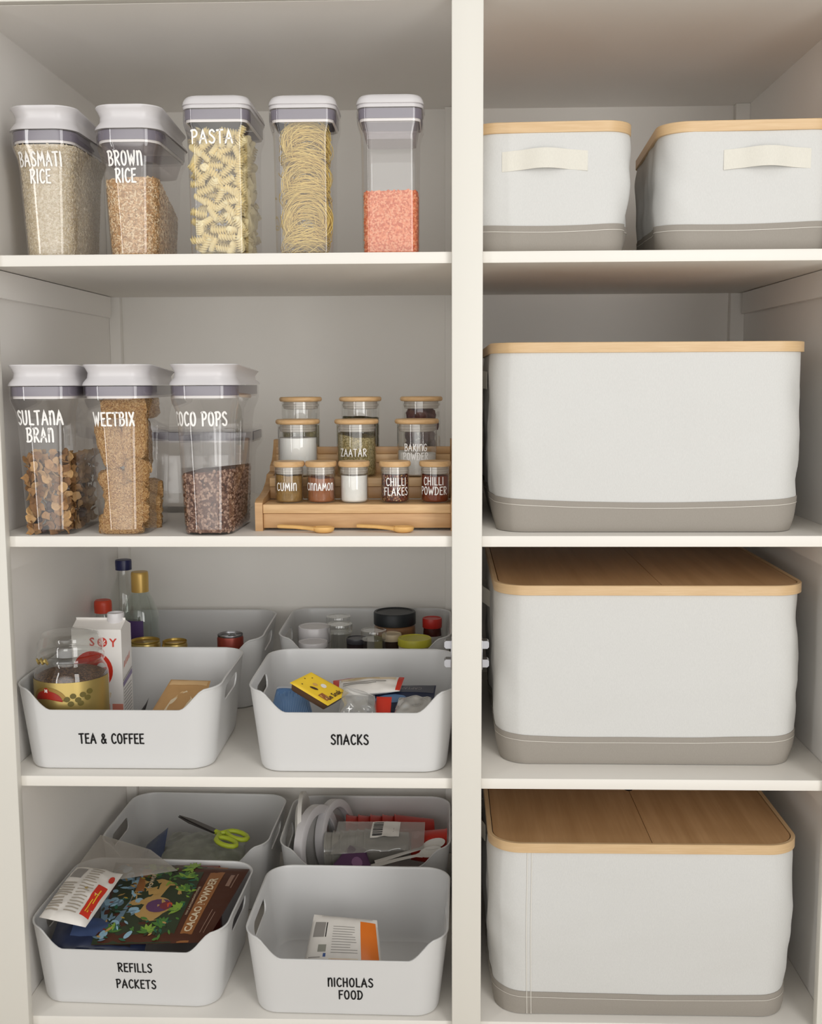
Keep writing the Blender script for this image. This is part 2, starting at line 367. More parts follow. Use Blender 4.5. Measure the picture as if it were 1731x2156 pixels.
def strew(g, c, rings, nfill, count, proto, mi=1, sides=True, jit=1.0, nm=1):
    """grains lying in the skin of a filling made by Canister.fill"""
    N = len(rings[0]); cands = []
    for j in range(N):
        a, b = Vector(rings[0][j]), Vector(rings[0][(j + 1) % N]); m = (a + b) / 2
        nrm = Vector((b.y - a.y, -(b.x - a.x), 0)); L = nrm.length
        if L < 1e-6: continue
        nrm /= L
        if nrm.y < -.15 or nrm.x > .5: cands.append((j, L, nrm))
    wts = [x[1] * (1.0 if x[2].y < -.3 else .8) for x in cands]
    for _ in range(count):
        j, L, nrm = random.choices(cands, wts)[0]; u = random.random(); t = random.random() * nfill; i = min(int(t), nfill - 1); fr = t - i
        p = Vector(rings[i][j]).lerp(Vector(rings[i][(j + 1) % N]), u).lerp(Vector(rings[i + 1][j]).lerp(Vector(rings[i + 1][(j + 1) % N]), u), fr)
        q = nrm.to_track_quat('Z', 'Y').to_matrix() @ Matrix.Rotation(random.uniform(0, 2 * PI), 3, 'Z') @ Matrix.Rotation(random.gauss(0, .25 * jit), 3, 'X')
        k = random.uniform(.85, 1.15)
        g.add([p + nrm * .0004 + q @ (Vector(v) * k) for v in proto], GF, mi + random.randrange(nm))
    top = rings[nfill]; cx = sum(p[0] for p in top) / N; cy = sum(p[1] for p in top) / N
DISP = lambda H, W=.11, D=.232: [(0, W * .68, D - .055, .021, .024), (.004, W * .735, D - .046, .016, .029), (.010, W * .740, D - .045, .0157, .029), (.016, W * .745, D - .0445, .0155, .029), (H - .095, W * .823, D - .031, .0108, .031), (H - .085, W * .83, D - .030, .0105, .031), (H - .055, W * .852, D - .026, .009, .031),
                                (H - .040, W * .90, D - .019, .0065, .032), (H - .029, W * .975, D - .006, .002, .034), (H - .022, W, D, 0, .034), (H - .001, W, D, 0, .034)]
def pour_lid(c, lh, W, D, drop=.013):
    """white pouring lid: concave sides, flaring rim, top sloping down to the back"""
    rings = []
    for t, k, in ((0, -.001), (.04, -.0005), (.14, .0005), (.35, .0055), (.6, .0065), (.82, .0035), (.94, .001), (.985, .0012), (1.0, .0026)):
        ww, dd = W - 2 * k, D - 2 * k
        rings.append([(x, y, c.h + t * (lh - drop * max(0, (y - .055) / (D - .055)) ** 1.0)) for x, y in rrect(ww, dd, .034, 8, 0, D / 2)])
    for k in (.006, .014):
        rings.append([(x, y, c.h + lh - .0004 * (k > .01) - drop * max(0, (y - .055) / (D - .055))) for x, y in rrect(W - 2 * k, D - 2 * k, .03, 8, 0, D / 2)])
    o = G().loft(rings).obj('pour_lid', LIDW, c.root, 40)
    return o
def dispenser(label, x, y, z, rz, H, lh, lines, th, zt, u0=0, W=.11, D=.232, collar=0, squeeze=.74):
    c = Canister('dispenser_canister', label, x, y, z, rz, DISP(H, W, D), H)
    c.seal(collar); pour_lid(c, lh, W + .002, D + .002)
    if lines: c.text(lines, th, zt, u0, squeeze=squeeze)
    return c
POP = lambda H, W, D: [(0, W * .83, D - W * .17, .008, .012), (.004, W * .855, D - W * .145, .006, .014), (.010, W * .857, D - W * .143, .0059, .014), (.016, W * .859, D - W * .141, .0059, .014), (H - .070, W * .881, D - W * .119, .0051, .016), (H - .055, W * .885, D - W * .115, .005, .016), (H - .04, W * .90, D - W * .10, .0045, .017),
                       (H - .024, W * .985, D - .002, .001, .018), (H - .018, W, D, 0, .019), (H - .001, W, D, 0, .019)]
def popper(label, x, y, z, rz, H, lh, W, D, lines=None, th=.02, zt=.2, u0=0, collar=0):
    c = Canister('square_canister', label, x, y, z, rz, POP(H, W, D), H); c.seal(collar)
    L = [(0, .001), (.0036, 0), (.0044, .0016), (.0052, .0016), (.006, -.0008), (lh * .55, .0004), (lh * .8, .0028), (lh * .93, .0055), (lh, .010), (lh, .02)]
    G().loft([[p + (H + zz,) for p in rrect(W - 2 * k, D - 2 * k, .019, 8, 0, D / 2)] for zz, k in L]).obj('push_lid', LIDW, c.root, 40)
    if lines: c.text(lines, th, zt, u0)
    return c
HR, LR = .200, .037      # rice canisters
HC, LC = .240, .0335     # cereal canisters
basm = dispenser('clear canister lettered BASMATI RICE, full to its white pouring lid, beside the left wall', -.647, .045, Z1, 0, HR, LR, ['BASMATI', 'RICE'], .0205, .142, -.003, .108, .22)
brow = dispenser('clear canister lettered BROWN RICE, half empty, with a white pouring lid', -.5100, .045, Z1, 0, HR, LR, ['BROWN', 'RICE'], .0205, .142, -.003, .108, .22, collar=.028)
PH, PL = .2275, .021
past = popper('tall deep clear canister lettered PASTA, full of spiral pasta', -.3665, .045, Z1, 0, PH + .0015, PL, .108, .172, ['PASTA'], .0195, .186, -.006)
nood = popper('tall clear canister packed with thin yellow noodle nests', -.2300, .045, Z1, 0, PH, PL, .107, .107)
lent = popper('tall clear canister part filled with orange lentils beside the white post', -.0920, .045, Z1, 0, PH, PL, .1055, .1055, collar=.026)
sult = dispenser('clear cereal canister lettered SULTANA BRAN beside the left wall', -.6465, -.008, Z2, .03, HC, LC, ['SULTANA', 'BRAN'], .0215, .176, -.003)
weet = dispenser('clear cereal canister lettered WEETBIX, stacked with wheat biscuits', -.5270, -.008, Z2, .03, HC, LC, ['WEETBIX'], .0205, .187, -.004)
coco = dispenser('clear cereal canister lettered COCO POPS, half full, beside the bamboo rack', -.3890, -.010, Z2, -.02, HC, LC, ['COCO POPS'], .021, .187, -.006)
rear = popper('lower clear canister standing behind the cereal canisters', -.4740, .305, Z2, 0, .152, .010, .222, .14)
for ch in rear.root.children:
    if ch.name.startswith('push_lid'): ch.data.materials[0] = CLEAR

RICE_B = speckle('basmati_bulk', [(0, (206, 188, 158)), (.5, (222, 208, 184)), (1, (238, 228, 210))], 300, stretch=(1, 1, 1.7))
RICE_G = [plain('basmati_grain', (226, 214, 190), .55, .35), plain('basmati_grain_dark', (208, 192, 162), .55, .35)]  # two grain tones, strewn at random
BRN_B = speckle('brown_rice_bulk', [(0, (160, 122, 84)), (.5, (196, 158, 116)), (1, (216, 184, 144))], 260, stretch=(1, 1, 1.6))
BRN_G = [plain('brown_rice_grain', (222, 186, 142), .5, .4), plain('brown_rice_grain_dark', (196, 152, 104), .5, .4), plain('brown_rice_grain_pale', (236, 212, 176), .5, .4)]
LEN_B = speckle('lentil_bulk', [(0, (206, 104, 66)), (.5, (236, 140, 98)), (1, (246, 168, 126))], 240)
LEN_G = [plain('lentil', (236, 142, 100), .5, .4), plain('lentil_dark', (214, 108, 66), .5, .4), plain('lentil_pale', (242, 166, 126), .5, .4)]
CHO_B = speckle('puffed_rice_bulk', [(0, (70, 44, 34)), (.5, (104, 70, 56)), (1, (134, 98, 80))], 150)
CHO_G = [plain('cocoa_puff', (150, 118, 100), .55, .35), plain('cocoa_puff_dark', (108, 74, 58), .55, .35), plain('cocoa_puff_pale', (178, 146, 126), .55, .35)]
def bulk(name, c, z0, ztop, mats, count, proto, label, cat, jit=1.0):
    r = c.fill(z0, ztop); g = G().loft(r); strew(g, c, r, 14, count, proto, 1, jit=jit, nm=len(mats) - 1)
    o = place(g, c).obj(name, mats, sm=30); tag(o, label, cat, kind='stuff'); return o
bulk('rice_grains', basm, .004, lambda x, y: HR - .023, [RICE_B] + RICE_G, 3600, grain_proto(.0034, .0009, .0009), 'pale basmati rice filling the leftmost canister on the top shelf', 'rice')
bulk('rice_grains', brow, .004, lambda x, y: .126 - max(0, (y - .07)) ** 1.5 * 1.55 + .002 * math.sin(40 * x), [BRN_B] + BRN_G, 2600, grain_proto(.0032, .0011, .001), 'tan brown rice heaped in the half empty canister on the top shelf', 'rice')
bulk('lentils', lent, .004, lambda x, y: .1015 + .0015 * math.sin(60 * x + 1), [LEN_B] + LEN_G, 2200, grain_proto(.0019, .0017, .0009), 'orange split lentils in the square canister beside the post', 'lentils')
bulk('puffed_rice', coco, .004, lambda x, y:   .0985 + .007 * min(1, max(0, (x + .03) / .06)) - .05 * max(0, y - .12), [CHO_B] + CHO_G, 1500, grain_proto(.0032, .0022, .0020), 'brown cocoa puffed rice in the canister beside the bamboo rack', 'cereal', 2)

# ---- spiral pasta
PASTA = plain('durum_pasta', (244, 230, 182), .5, .35, vary=.05, scale=60, trans=0)
def fusilli(L=.034, turns=2.1, ns=34):
    rings = []
    for i in range(ns + 1):
        t = i / ns; a = t * turns * 2 * PI; e = min(1, 12 * t + .55, 12 * (1 - t) + .55)
        rings.append([((.0026 + .0050 * (.5 + .5 * math.cos(3 * 2 * PI * k / 18)) ** 1.25) * e * math.cos(2 * PI * k / 18 + a), (.0026 + .0050 * (.5 + .5 * math.cos(3 * 2 * PI * k / 18)) ** 1.25) * e * math.sin(2 * PI * k / 18 + a), (t - .5) * L) for k in range(18)])
    return G().loft(rings)
spots = []
def pack(c, w, y0, y1, z0, z1, n, dmin, lst, x0=None):
    tries = 0
    while n and tries < 60000:
        tries += 1
        z = random.uniform(z0, z1); W = c.sec(z)[0] / 2 - w
        p = Vector((random.uniform(-W if x0 is None else x0, W), random.uniform(y0, y1), z))
        if all((p - q).length > dmin for q in lst): lst.append(p); n -= 1
pack(past, .0115, .017, .022, .014, PH - .032, 150, .0138, spots)
pack(past, .0115, .030, .040, .014, PH - .034, 110, .0148, spots)
pack(past, .0115, .045, .150, .014, PH - .036, 150, .0155, spots, x0=.018)
fus = None
for i, p in enumerate(spots):
    if fus is None:
        o = fus = fusilli().obj('fusilli', PASTA, sm=60); tag(o, 'cream yellow spiral pasta piece packed in the canister lettered PASTA', 'pasta', 'spiral pasta pieces in the canister')
    else: o = fus.copy(); COL.objects.link(o)
    o.location = (past.x + p.x, past.y + p.y, past.z + p.z)
    tilt = random.uniform(.5, 2.4); az = random.uniform(0, 2 * PI)
    d = Vector((math.cos(az), .28 * math.sin(az) if p.y < .045 else math.sin(az) * .8, random.uniform(-.9, .9))).normalized()
    if p.x > .026: d.x *= .25; d.normalize()
    o.rotation_euler = d.to_track_quat('Z', 'Y').to_euler(); k = random.uniform(.82, .98); o.scale = (k, k, k * .85)
# ---- noodle nests
NOOD = plain('thin_egg_noodle', (232, 206, 124), .5, .3, vary=.06, scale=80)
def nest(seed):
    rnd = random.Random(seed); g = G(); so = Vector((seed * 5.1, 0, 0))
    for s in range(84):
        R0 = .016 + .0225 * rnd.random() ** .8; ph = rnd.uniform(0, 2 * PI); zz = rnd.uniform(-.017, .017) * (1 - .35 * max(0, R0 - .02) / .02); n = 30; turns = rnd.uniform(.45, 1.05)
        ox, oy = rnd.gauss(0, .0028), rnd.gauss(0, .0028); tx, ty = rnd.gauss(0, .22), rnd.gauss(0, .22); pts = []
        for i in range(n):
            a = ph + turns * 2 * PI * i / n; q = noise.noise_vector(Vector((math.cos(a) * 1.3 + s * .37, math.sin(a) * 1.3, s * .21)) + so) * .0052
            x, y = R0 * math.cos(a) + ox, R0 * math.sin(a) + oy; m = math.hypot(x + q.x, y + q.y); k = min(1, .0415 / max(m, 1e-5))
            pts.append(((x + q.x) * k, (y + q.y) * k, zz + x * tx + y * ty + q.z))
        g.tube(pts, .00055, 5)
    return g
meshes = [nest(k).mesh('noodle_nest', NOOD, 60) for k in range(3)]
NESTS = [(-.001, .050, .024, .25, .2), (.002, .046, .062, 1.30, .5), (-.002, .052, .092, .60, 1.8), (.002, .050, .124, 1.05, 2.9), (-.002, .050, .152, .35, 3.3), (.002, .052, .176, .75, .6), (-.001, .052, .197, .15, 2.4),
         (-.002, .060, .050, .9, 1.1), (.001, .058, .110, .2, -.5), (.001, .046, .185, 1.2, 1.5)]
for i, (x, y, z, tl, az) in enumerate(NESTS):
    o = bpy.data.objects.new('noodle_nest', meshes[i % 3]); COL.objects.link(o); tag(o, 'yellow nest of thin noodles packed in the middle tall canister', 'noodles', 'noodle nests in the canister')
    o.location = (nood.x + x, nood.y + y, nood.z + z); o.rotation_euler = (-tl, 0, .35 * math.sin(az))
    o.scale = (1.0, .92, .92)
# ---- bran flakes and sultanas
BRAN = [plain('bran_flake', (178, 136, 90), .85, .2, vary=.12, scale=150, bump=.6, bscale=500), plain('bran_flake_dark', (138, 100, 64), .85, .2, vary=.12, scale=150, bump=.6, bscale=500), plain('bran_flake_pale', (196, 158, 110), .85, .2, vary=.1, scale=150, bump=.6, bscale=500)]
SULTM = plain('sultana', (62, 38, 34), .5, .4, vary=.2, scale=200, bump=.5, bscale=300)
def flake(seed):
    rnd = random.Random(seed); n = 11; rad = [.0084 * rnd.uniform(.62, 1.15) for _ in range(n)]; cu = rnd.uniform(18, 48); tw = rnd.uniform(-22, 22); rings = []
    for k, zo in ((.05, .0005), (.5, .0006), (.9, .0005), (1, 0), (.9, -.0005), (.5, -.0006), (.05, -.0005)):
        rings.append([(rad[j] * k * math.cos(2 * PI * j / n), rad[j] * k * math.sin(2 * PI * j / n), zo + cu * (rad[j] * k) ** 2 * (1 + .5 * math.cos(4 * PI * j / n)) + tw * (rad[j] * k) ** 2 * math.sin(4 * PI * j / n) + .0006 * rnd.uniform(-1, 1)) for j in range(n)])
    return G().loft(rings)
fm = [flake(i).mesh('bran_flake', BRAN[i % 3], 60) for i in range(6)]
fs = []
ZTS = .128
pack(sult, .010, .026, .033, .006, ZTS, 130, .0100, fs); pack(sult, .010, .038, .055, .006, ZTS + .004, 110, .0108, fs); pack(sult, .009, .055, .185, .006, ZTS - .004, 150, .0112, fs, x0=.015)
mt = Matrix.Translation((sult.x, sult.y, sult.z)) @ Matrix.Rotation(sult.rz, 4, 'Z')
for i, p in enumerate(fs):
    s_ = i % 17 == 5
    if s_:
        o = bpy.data.objects.new('sultana', bpy.data.meshes.get('sultana') or G().lathe([(.001, -.0065), (.0038, -.0045), (.0048, 0), (.0036, .0045), (.001, .0062)], 9).mesh('sultana', SULTM, 60))
        tag(o, 'dark sultana among the bran flakes in the leftmost cereal canister', 'sultana', 'sultanas in the cereal')
    else:
        o = bpy.data.objects.new('bran_flake', fm[random.randrange(6)]); tag(o, 'curled brown bran flake in the leftmost cereal canister', 'cereal', 'bran flakes in the canister')
    COL.objects.link(o); o.location = mt @ p
    o.rotation_euler = (PI / 2 + random.gauss(0, .85), random.uniform(0, 6.3), random.gauss(0, .5) + (1.2 if p.x > .03 and p.y > .05 else 0))
# ---- wheat biscuits
WHEAT = speckle('wheat_biscuit', [(0, (150, 104, 60)), (.35, (188, 142, 88)), (.75, (208, 166, 110)), (1, (222, 188, 140))], 720, bump=.8, stretch=(1, 1, .6))
def biscuit(L=.082, W=.046, T=.020, seed=0, frac=1.0):
    g = G(); L = L * frac; rings = []
    for k in range(13):
        z = -L / 2 + L * k / 12; e = abs(k - 6) / 6; s = 1 - .30 * e ** 5
        rings.append([(x, y, z) for x, y in rrect(W * s, T * (1 - .35 * e ** 4), .009 * s, 5, step=(6, 3))])
    g.loft(rings)
    g.v = [tuple(Vector(p) + noise.noise_vector(Vector(p) * 190 + Vector((seed * 9, 0, 0))) * .0034 + noise.noise_vector(Vector(p) * 520 + Vector((seed, 5, 0))) * .0016) for p in g.v]
    return g
wm = [biscuit(seed=k).mesh('wheat_biscuit', WHEAT, 60) for k in range(3)] + [biscuit(seed=5, frac=.5).mesh('wheat_biscuit', WHEAT, 60)]
WB = [(-.018, .037, .146, 0, 0, -.24, .5, 0), (-.002, .052, .150, 1, 0, -.16, .3, 0), (.022, .047, .160, 2, .0, .03, .25, 0), (.005, .045, .205, 0, 0, 1.45, .15, 1), (.012, .110, .203, 1, 0, 1.5, .4, 1),
      (-.006, .043, .0150, 1, 0, PI / 2, .05, 1), (.004, .045, .037, 2, 0, PI / 2 + .12, .2, 1), (-.010, .043, .060, 3, .3, .9, .4, 0), (.020, .046, .066, 3, .2, -.5, .2, 0), (.002, .050, .083, 0, 0, PI / 2 - .15, .35, 1),
      (.010, .110, .016, 2, 0, PI / 2, .1, 1), (.012, .110, .040, 1, 0, PI / 2, -.1, 1), (.012, .115, .064, 0, 0, PI / 2, .2, 1), (.012, .125, .150, 1, 0, .05, 1.4, 0), (.010, .160, .140, 2, 0, -.05, 1.5, 0), (.026, .044, .103, 3, .2, .3, .5, 0), (-.020, .044, .088, 3, .2, -.4, .6, 0)]
mt = Matrix.Translation((weet.x, weet.y, weet.z)) @ Matrix.Rotation(weet.rz, 4, 'Z')
for x, y, z, k, a, b, cc, flat in WB:
    x *= .9
    o = bpy.data.objects.new('wheat_biscuit', wm[k]); COL.objects.link(o)
    o.matrix_world = mt @ Matrix.Translation((x, y, z)) @ Matrix.Rotation(cc, 4, 'Z') @ Matrix.Rotation(b, 4, 'Y') @ Matrix.Rotation(a, 4, 'X')
    o.scale = (.88, .88, .86) if flat else (.90, .90, .94)
    lab = 'rough tan wheat biscuit ' + ('lying flat low in' if flat and z < .1 else 'standing upright in' if not flat and z > .12 else 'lying across the top of' if flat else 'broken into a half inside') + ' the canister lettered WEETBIX'
    tag(o, lab, 'cereal', 'wheat biscuits ' + ('lying flat low' if flat and z < .1 else 'standing upright' if not flat and z > .12 else 'lying across the top' if flat else 'broken in half'))

# ------------------------------------------------------------------ bamboo spice rack, jars, spoons
RX0, RX1, RY = -.3185, .0160, .058
rack = thing('spice_rack', 'three-tier bamboo spice rack with curved side panels beside the cereal canisters', 'spice rack', ((RX0 + RX1) / 2, RY, Z2))
hw = (RX1 - RX0) / 2
PROF = [(0, 0), (.245, 0), (.245, .139), (.212, .139), (.206, .118), (.190, .100), (.170, .088), (.168, .082), (.120, .078), (.112, .069), (.090, .058), (.060, .050), (.010, .047), (0, .044)]
PROF = [(0, 0), (.245, 0), (.245, .139), (.215, .139), (.207, .122), (.190, .104), (.166, .095), (.163, .086), (.128, .083), (.115, .072), (.085, .061), (.045, .054), (.012, .052), (0, .047)]
for x0 in (-hw, hw - .0125):
    G().loft([[(x, y, z) for y, z in PROF] for x in (x0 + .0125, x0)]).obj('side_panel', BAMBOO_D, rack, 30)
for k, (y0, y1, zt) in enumerate(((.002, .078, .044), (.078, .158, .081), (.158, .243, .116))):
    G().box(-hw + .0127, hw - .0127, y0, y1, zt - .015, zt, .001).obj('tier_board', BAMBOO, rack)
    G().box(-hw + .0127, hw - .0127, y0 + .003, y0 + .011, (.0045 if k == 0 else zt - .036), zt - .0155, .001).obj('front_rail', BAMBOO_D, rack)
G().box(-hw + .0127, hw - .0127, .160, .167, .1163, .129, .001).obj('front_lip', BAMBOO_D, rack)
def jar(label, x, y, z, r, h, lines=None, th=.012, tz=.02, tu=0, group='spice jars on the bamboo rack', squeeze=.9):
    t = thing('spice_jar', label, 'jar', (x, y, z), 0, group); lt = .0085 if r > .03 else .0095
    hb = h - lt
    G().lathe([(r * .5, 0), (r * .90, 0), (r * .965, .0012), (r, .004), (r, hb - .0004), (r * .965, hb - .0002)], 40, c1=False).obj('glass_body', GLASS, t, 50)
    l = G().lathe([(r * .5, hb + .0004), (r * 1.06, hb + .0004), (r * 1.10, hb + lt * .25), (r * 1.115, hb + lt * .5), (r * 1.10, hb + lt * .75), (r * 1.05, h - .0003), (r * .6, h)], 40).obj('lid', BAMBOO, t, 50)
    sh = .0135 if r > .03 else .0125
    s = G().lathe([(r * .80, hb - sh), (r * .89, hb - sh + .001), (r * .90, hb - sh * .66), (r * .955, hb - sh * .58), (r * .955, hb - sh * .36), (r * .89, hb - sh * .3), (r * .90, hb)], 40).obj('seal', SILIC, t, 40)
    s.parent = l
    if lines:
        letters(G(), lines, th, lambda u, v: ((r + .0006) * math.sin(u / r + tu), -(r + .0006) * math.cos(u / r + tu), tz + v), squeeze=squeeze, wt=.125).obj('lettering', LETW, t, 0)
    return t
def spice(name, label, cat, j, r, zt, mats, heap=0, grain=None, count=0):
    n = 40; rr = r - .0022; g = G(); x, y, z = j.location
    top = lambda a, k: zt + heap * (.5 + .5 * math.cos(a - 2.6)) * k + .0006 * math.sin(5 * a) * (1 if heap else .3)
    rings = [[(rr * .9 * math.cos(2 * PI * i / n), rr * .9 * math.sin(2 * PI * i / n), .0015) for i in range(n)], [(rr * math.cos(2 * PI * i / n), rr * math.sin(2 * PI * i / n), .004) for i in range(n)]]
    for k in (1, .8, .5, .2): rings.append([(rr * k * math.cos(2 * PI * i / n), rr * k * math.sin(2 * PI * i / n), top(2 * PI * i / n, k)) for i in range(n)])
    g.loft(rings)
    for _ in range(count):
        a = random.uniform(PI * .95, PI * 2.05); zz = random.uniform(.004, zt); nrm = Vector((math.cos(a), math.sin(a), 0))
        q = nrm.to_track_quat('Z', 'Y').to_matrix() @ Matrix.Rotation(random.uniform(0, 6.3), 3, 'Z'); p = nrm * (rr + .0002) + Vector((0, 0, zz))
        g.add([p + q @ Vector(v) for v in grain], GF, 1 + random.randrange(len(mats) - 1))
    o = g.obj(name, mats, sm=40, loc=(x, y, z)); return tag(o, label, cat, kind='stuff')
SALT = plain('white_salt', (246, 244, 240), .8, .2, vary=.02, scale=120, bump=.5, bscale=900)
SUGAR = plain('white_sugar', (247, 246, 243), .8, .2, vary=.01)
CUMI = plain('ground_cumin', (150, 118, 70), .95, .1, vary=.2, scale=180, bump=.6, bscale=500)
CINN = plain('ground_cinnamon', (158, 100, 66), .95, .1, vary=.1, scale=150, bump=.4, bscale=500)
CHIL = plain('chilli_powder', (124, 56, 32), .95, .1, vary=.12, scale=150, bump=.4, bscale=500)
ZAAT = speckle('zaatar_mix', [(0, (112, 100, 52)), (.5, (160, 144, 98)), (1, (188, 172, 126))], 520)
FLK_B = speckle('chilli_flake_bulk', [(0, (50, 22, 16)), (.5, (88, 34, 22)), (1, (130, 60, 36))], 330)
FLK = [plain('chilli_flake_red', (128, 44, 28), .6, .4), plain('chilli_flake_dark', (66, 26, 20), .6, .4), plain('chilli_flake_dull', (104, 50, 36), .6, .4), plain('chilli_seed', (190, 150, 100), .6, .4)]
HERB_B = speckle('dried_herb_bulk', [(0, (44, 44, 26)), (.5, (76, 74, 44)), (1, (104, 98, 62))], 300)
ALL_B = speckle('dried_bean_bulk', [(0, (120, 110, 60)), (.5, (150, 140, 86)), (1, (178, 166, 110))], 300)
FR, FH, FZ = .0238, .0690, Z2 + .0442
YF = RY + .038
fj = [jar('small bamboo-lidded jar lettered CUMIN at the left of the front tier', -.2665, YF, FZ, FR, FH, ['CUMIN'], .0125, .0275, -.08),
      jar('small bamboo-lidded jar lettered CINNAMON with reddish brown powder', -.2130, YF, FZ, FR, FH, ['CINNAMON'], .0118, .0275, 0, squeeze=.80),
      jar('small bamboo-lidded jar of white salt without lettering on the front tier', -.1575, YF, FZ, FR, FH),
      jar('small bamboo-lidded jar lettered CHILLI FLAKES with dark red flakes', -.0893, YF, FZ, FR, FH, ['CHILLI', 'FLAKES'], .0125, .0275, .13),
      jar('small bamboo-lidded jar lettered CHILLI POWDER beside the white post', -.0225, YF, FZ, FR, FH, ['CHILLI', 'POWDER'], .0125, .0285, -.12)]
spice('cumin_powder', 'brown ground cumin in the small jar lettered CUMIN', 'spice', fj[0], FR, .0445, [CUMI], .003)
spice('cinnamon_powder', 'reddish brown powder in the small jar lettered CINNAMON', 'spice', fj[1], FR, .040, [CINN], .003)
spice('salt', 'white salt in the unlettered small front jar', 'spice', fj[2], FR, .0450, [SALT], 0)
spice('chilli_flakes', 'dark red chilli flakes in the small jar lettered CHILLI FLAKES', 'spice', fj[3], FR, .0455, [FLK_B] + FLK, .002, grain_proto(.0018, .0009, .0004), 420)
spice('chilli_powder', 'deep red powder in the small jar lettered CHILLI POWDER', 'spice', fj[4], FR, .0435, [CHIL], .003)
MR, MH, MZ = .0345, .0985, Z2 + .0812; YM = RY + .119
mj = [jar('larger bamboo-lidded jar of white sugar behind the cumin jar', -.2612, YM, MZ, MR, MH),
      jar('larger bamboo-lidded jar lettered ZAATAR on the middle tier', -.1590, YM, MZ, MR, MH, ['ZAATAR'], .0125, .0420, -.12),
      jar('larger bamboo-lidded jar lettered BAKING POWDER on the middle tier', -.0545, YM, MZ, MR, MH, ['BAKING', 'POWDER'], .0118, .0430, -.05)]
spice('sugar', 'white sugar filling the larger jar behind the cumin jar', 'sugar', mj[0], MR, .0665, [SUGAR], .0)
spice('zaatar', 'olive green spice mix in the larger jar lettered ZAATAR', 'spice', mj[1], MR, .0660, [ZAAT], .009)
spice('baking_powder', 'white powder low in the larger jar lettered BAKING POWDER', 'powder', mj[2], MR, .0380, [SALT], .005)
BZ, YB = Z2 + .1162, RY + .204
bj = [jar('tall back jar with bamboo lid behind the sugar jar', -.2665, YB, BZ, MR, .1005),
      jar('tall back jar with bamboo lid and dark dried herbs', -.1585, YB, BZ, MR, .1005),
      jar('tall back jar with bamboo lid and purple brown dried chunks', -.0485, YB, BZ, MR, .1005)]
spice('dried_beans', 'dull green dried beans in the tall back jar behind the sugar', 'beans', bj[0], MR, .048, [ALL_B], .004)
HG = [plain('dark_leaf_herb', (70, 66, 40), .8, .2), plain('olive_herb', (98, 92, 58), .8, .2)]
spice('dried_herbs', 'dark dried herbs in the middle tall back jar', 'herbs', bj[1], MR, .062, [HERB_B] + HG, .003, grain_proto(.0030, .0016, .0009), 380)
DRY = plain('dried_hibiscus', (104, 66, 66), .6, .4, vary=.25, scale=90, bump=.6, bscale=300)
def chunk(s):
    g = G().lathe([(.002, -.011), (.008, -.008), (.0112, -.002), (.0108, .003), (.0085, .008), (.002, .0108)], 12)
    g.v = [tuple(Vector(p) * 1.05 + noise.noise_vector(Vector(p) * 120 + Vector((s * 7, 0, 0))) * .0052) for p in g.v]; return g.mesh('dried_fruit_chunk', DRY, 40)
cm = [chunk(i) for i in range(3)]
k = 0
for zz in (.012, .031, .050, .0675):
    for a in (0, 2.1, 4.2):
        o = bpy.data.objects.new('dried_fruit_chunk', cm[k % 3]); COL.objects.link(o); tag(o, 'purple brown dried chunk inside the right tall back jar', 'dried fruit', 'dried chunks in the back jar')
        b = a + zz * 40; o.location = (bj[2].location.x + .0185 * math.cos(b), bj[2].location.y + .0185 * math.sin(b), BZ + zz); o.rotation_euler = (k, k * 2, k * 3); k += 1
SPN = plain('pale_bamboo_spoon', (222, 176, 110), .5, .3, vary=.08, scale=40)
def spoon(label, x, y, rz):
    t = thing('wooden_spoon', label, 'spoon', (x, y, Z2), rz, 'little wooden spoons')
    G().loft([[(px, sw * wv, zc + h * zz) for wv, zz in ((-1, 0), (-.8, -.8), (0, -1), (.8, -.8), (1, 0), (.8, .8), (0, 1), (-.8, .8))] for px, sw, zc, h in
              ((0, .0040, .0098, .0028), (.003, .0052, .0098, .0032), (.03, .0050, .0090, .0032), (.050, .0056, .0075, .0034), (.062, .0095, .0062, .0036))]).obj('handle', SPN, t, 60)
    g = G(); n = 20
    rings = []
    for kk, zb in ((.05, .0006), (.6, .0004), (.92, .0032), (1, .0088), (.96, .0100), (.86, .0082), (.6, .0050), (.05, .0036)):
        rings.append([(.076 + .0185 * kk * math.cos(2 * PI * i / n), .0135 * kk * math.sin(2 * PI * i / n), zb) for i in range(n)])
    g.loft(rings).obj('bowl', SPN, t, 50)
spoon('little wooden spoon lying flat under the left half of the spice rack', -.2795, .046, -.10)
spoon('little wooden spoon lying flat under the right half of the spice rack', -.1500, .050, -.11)

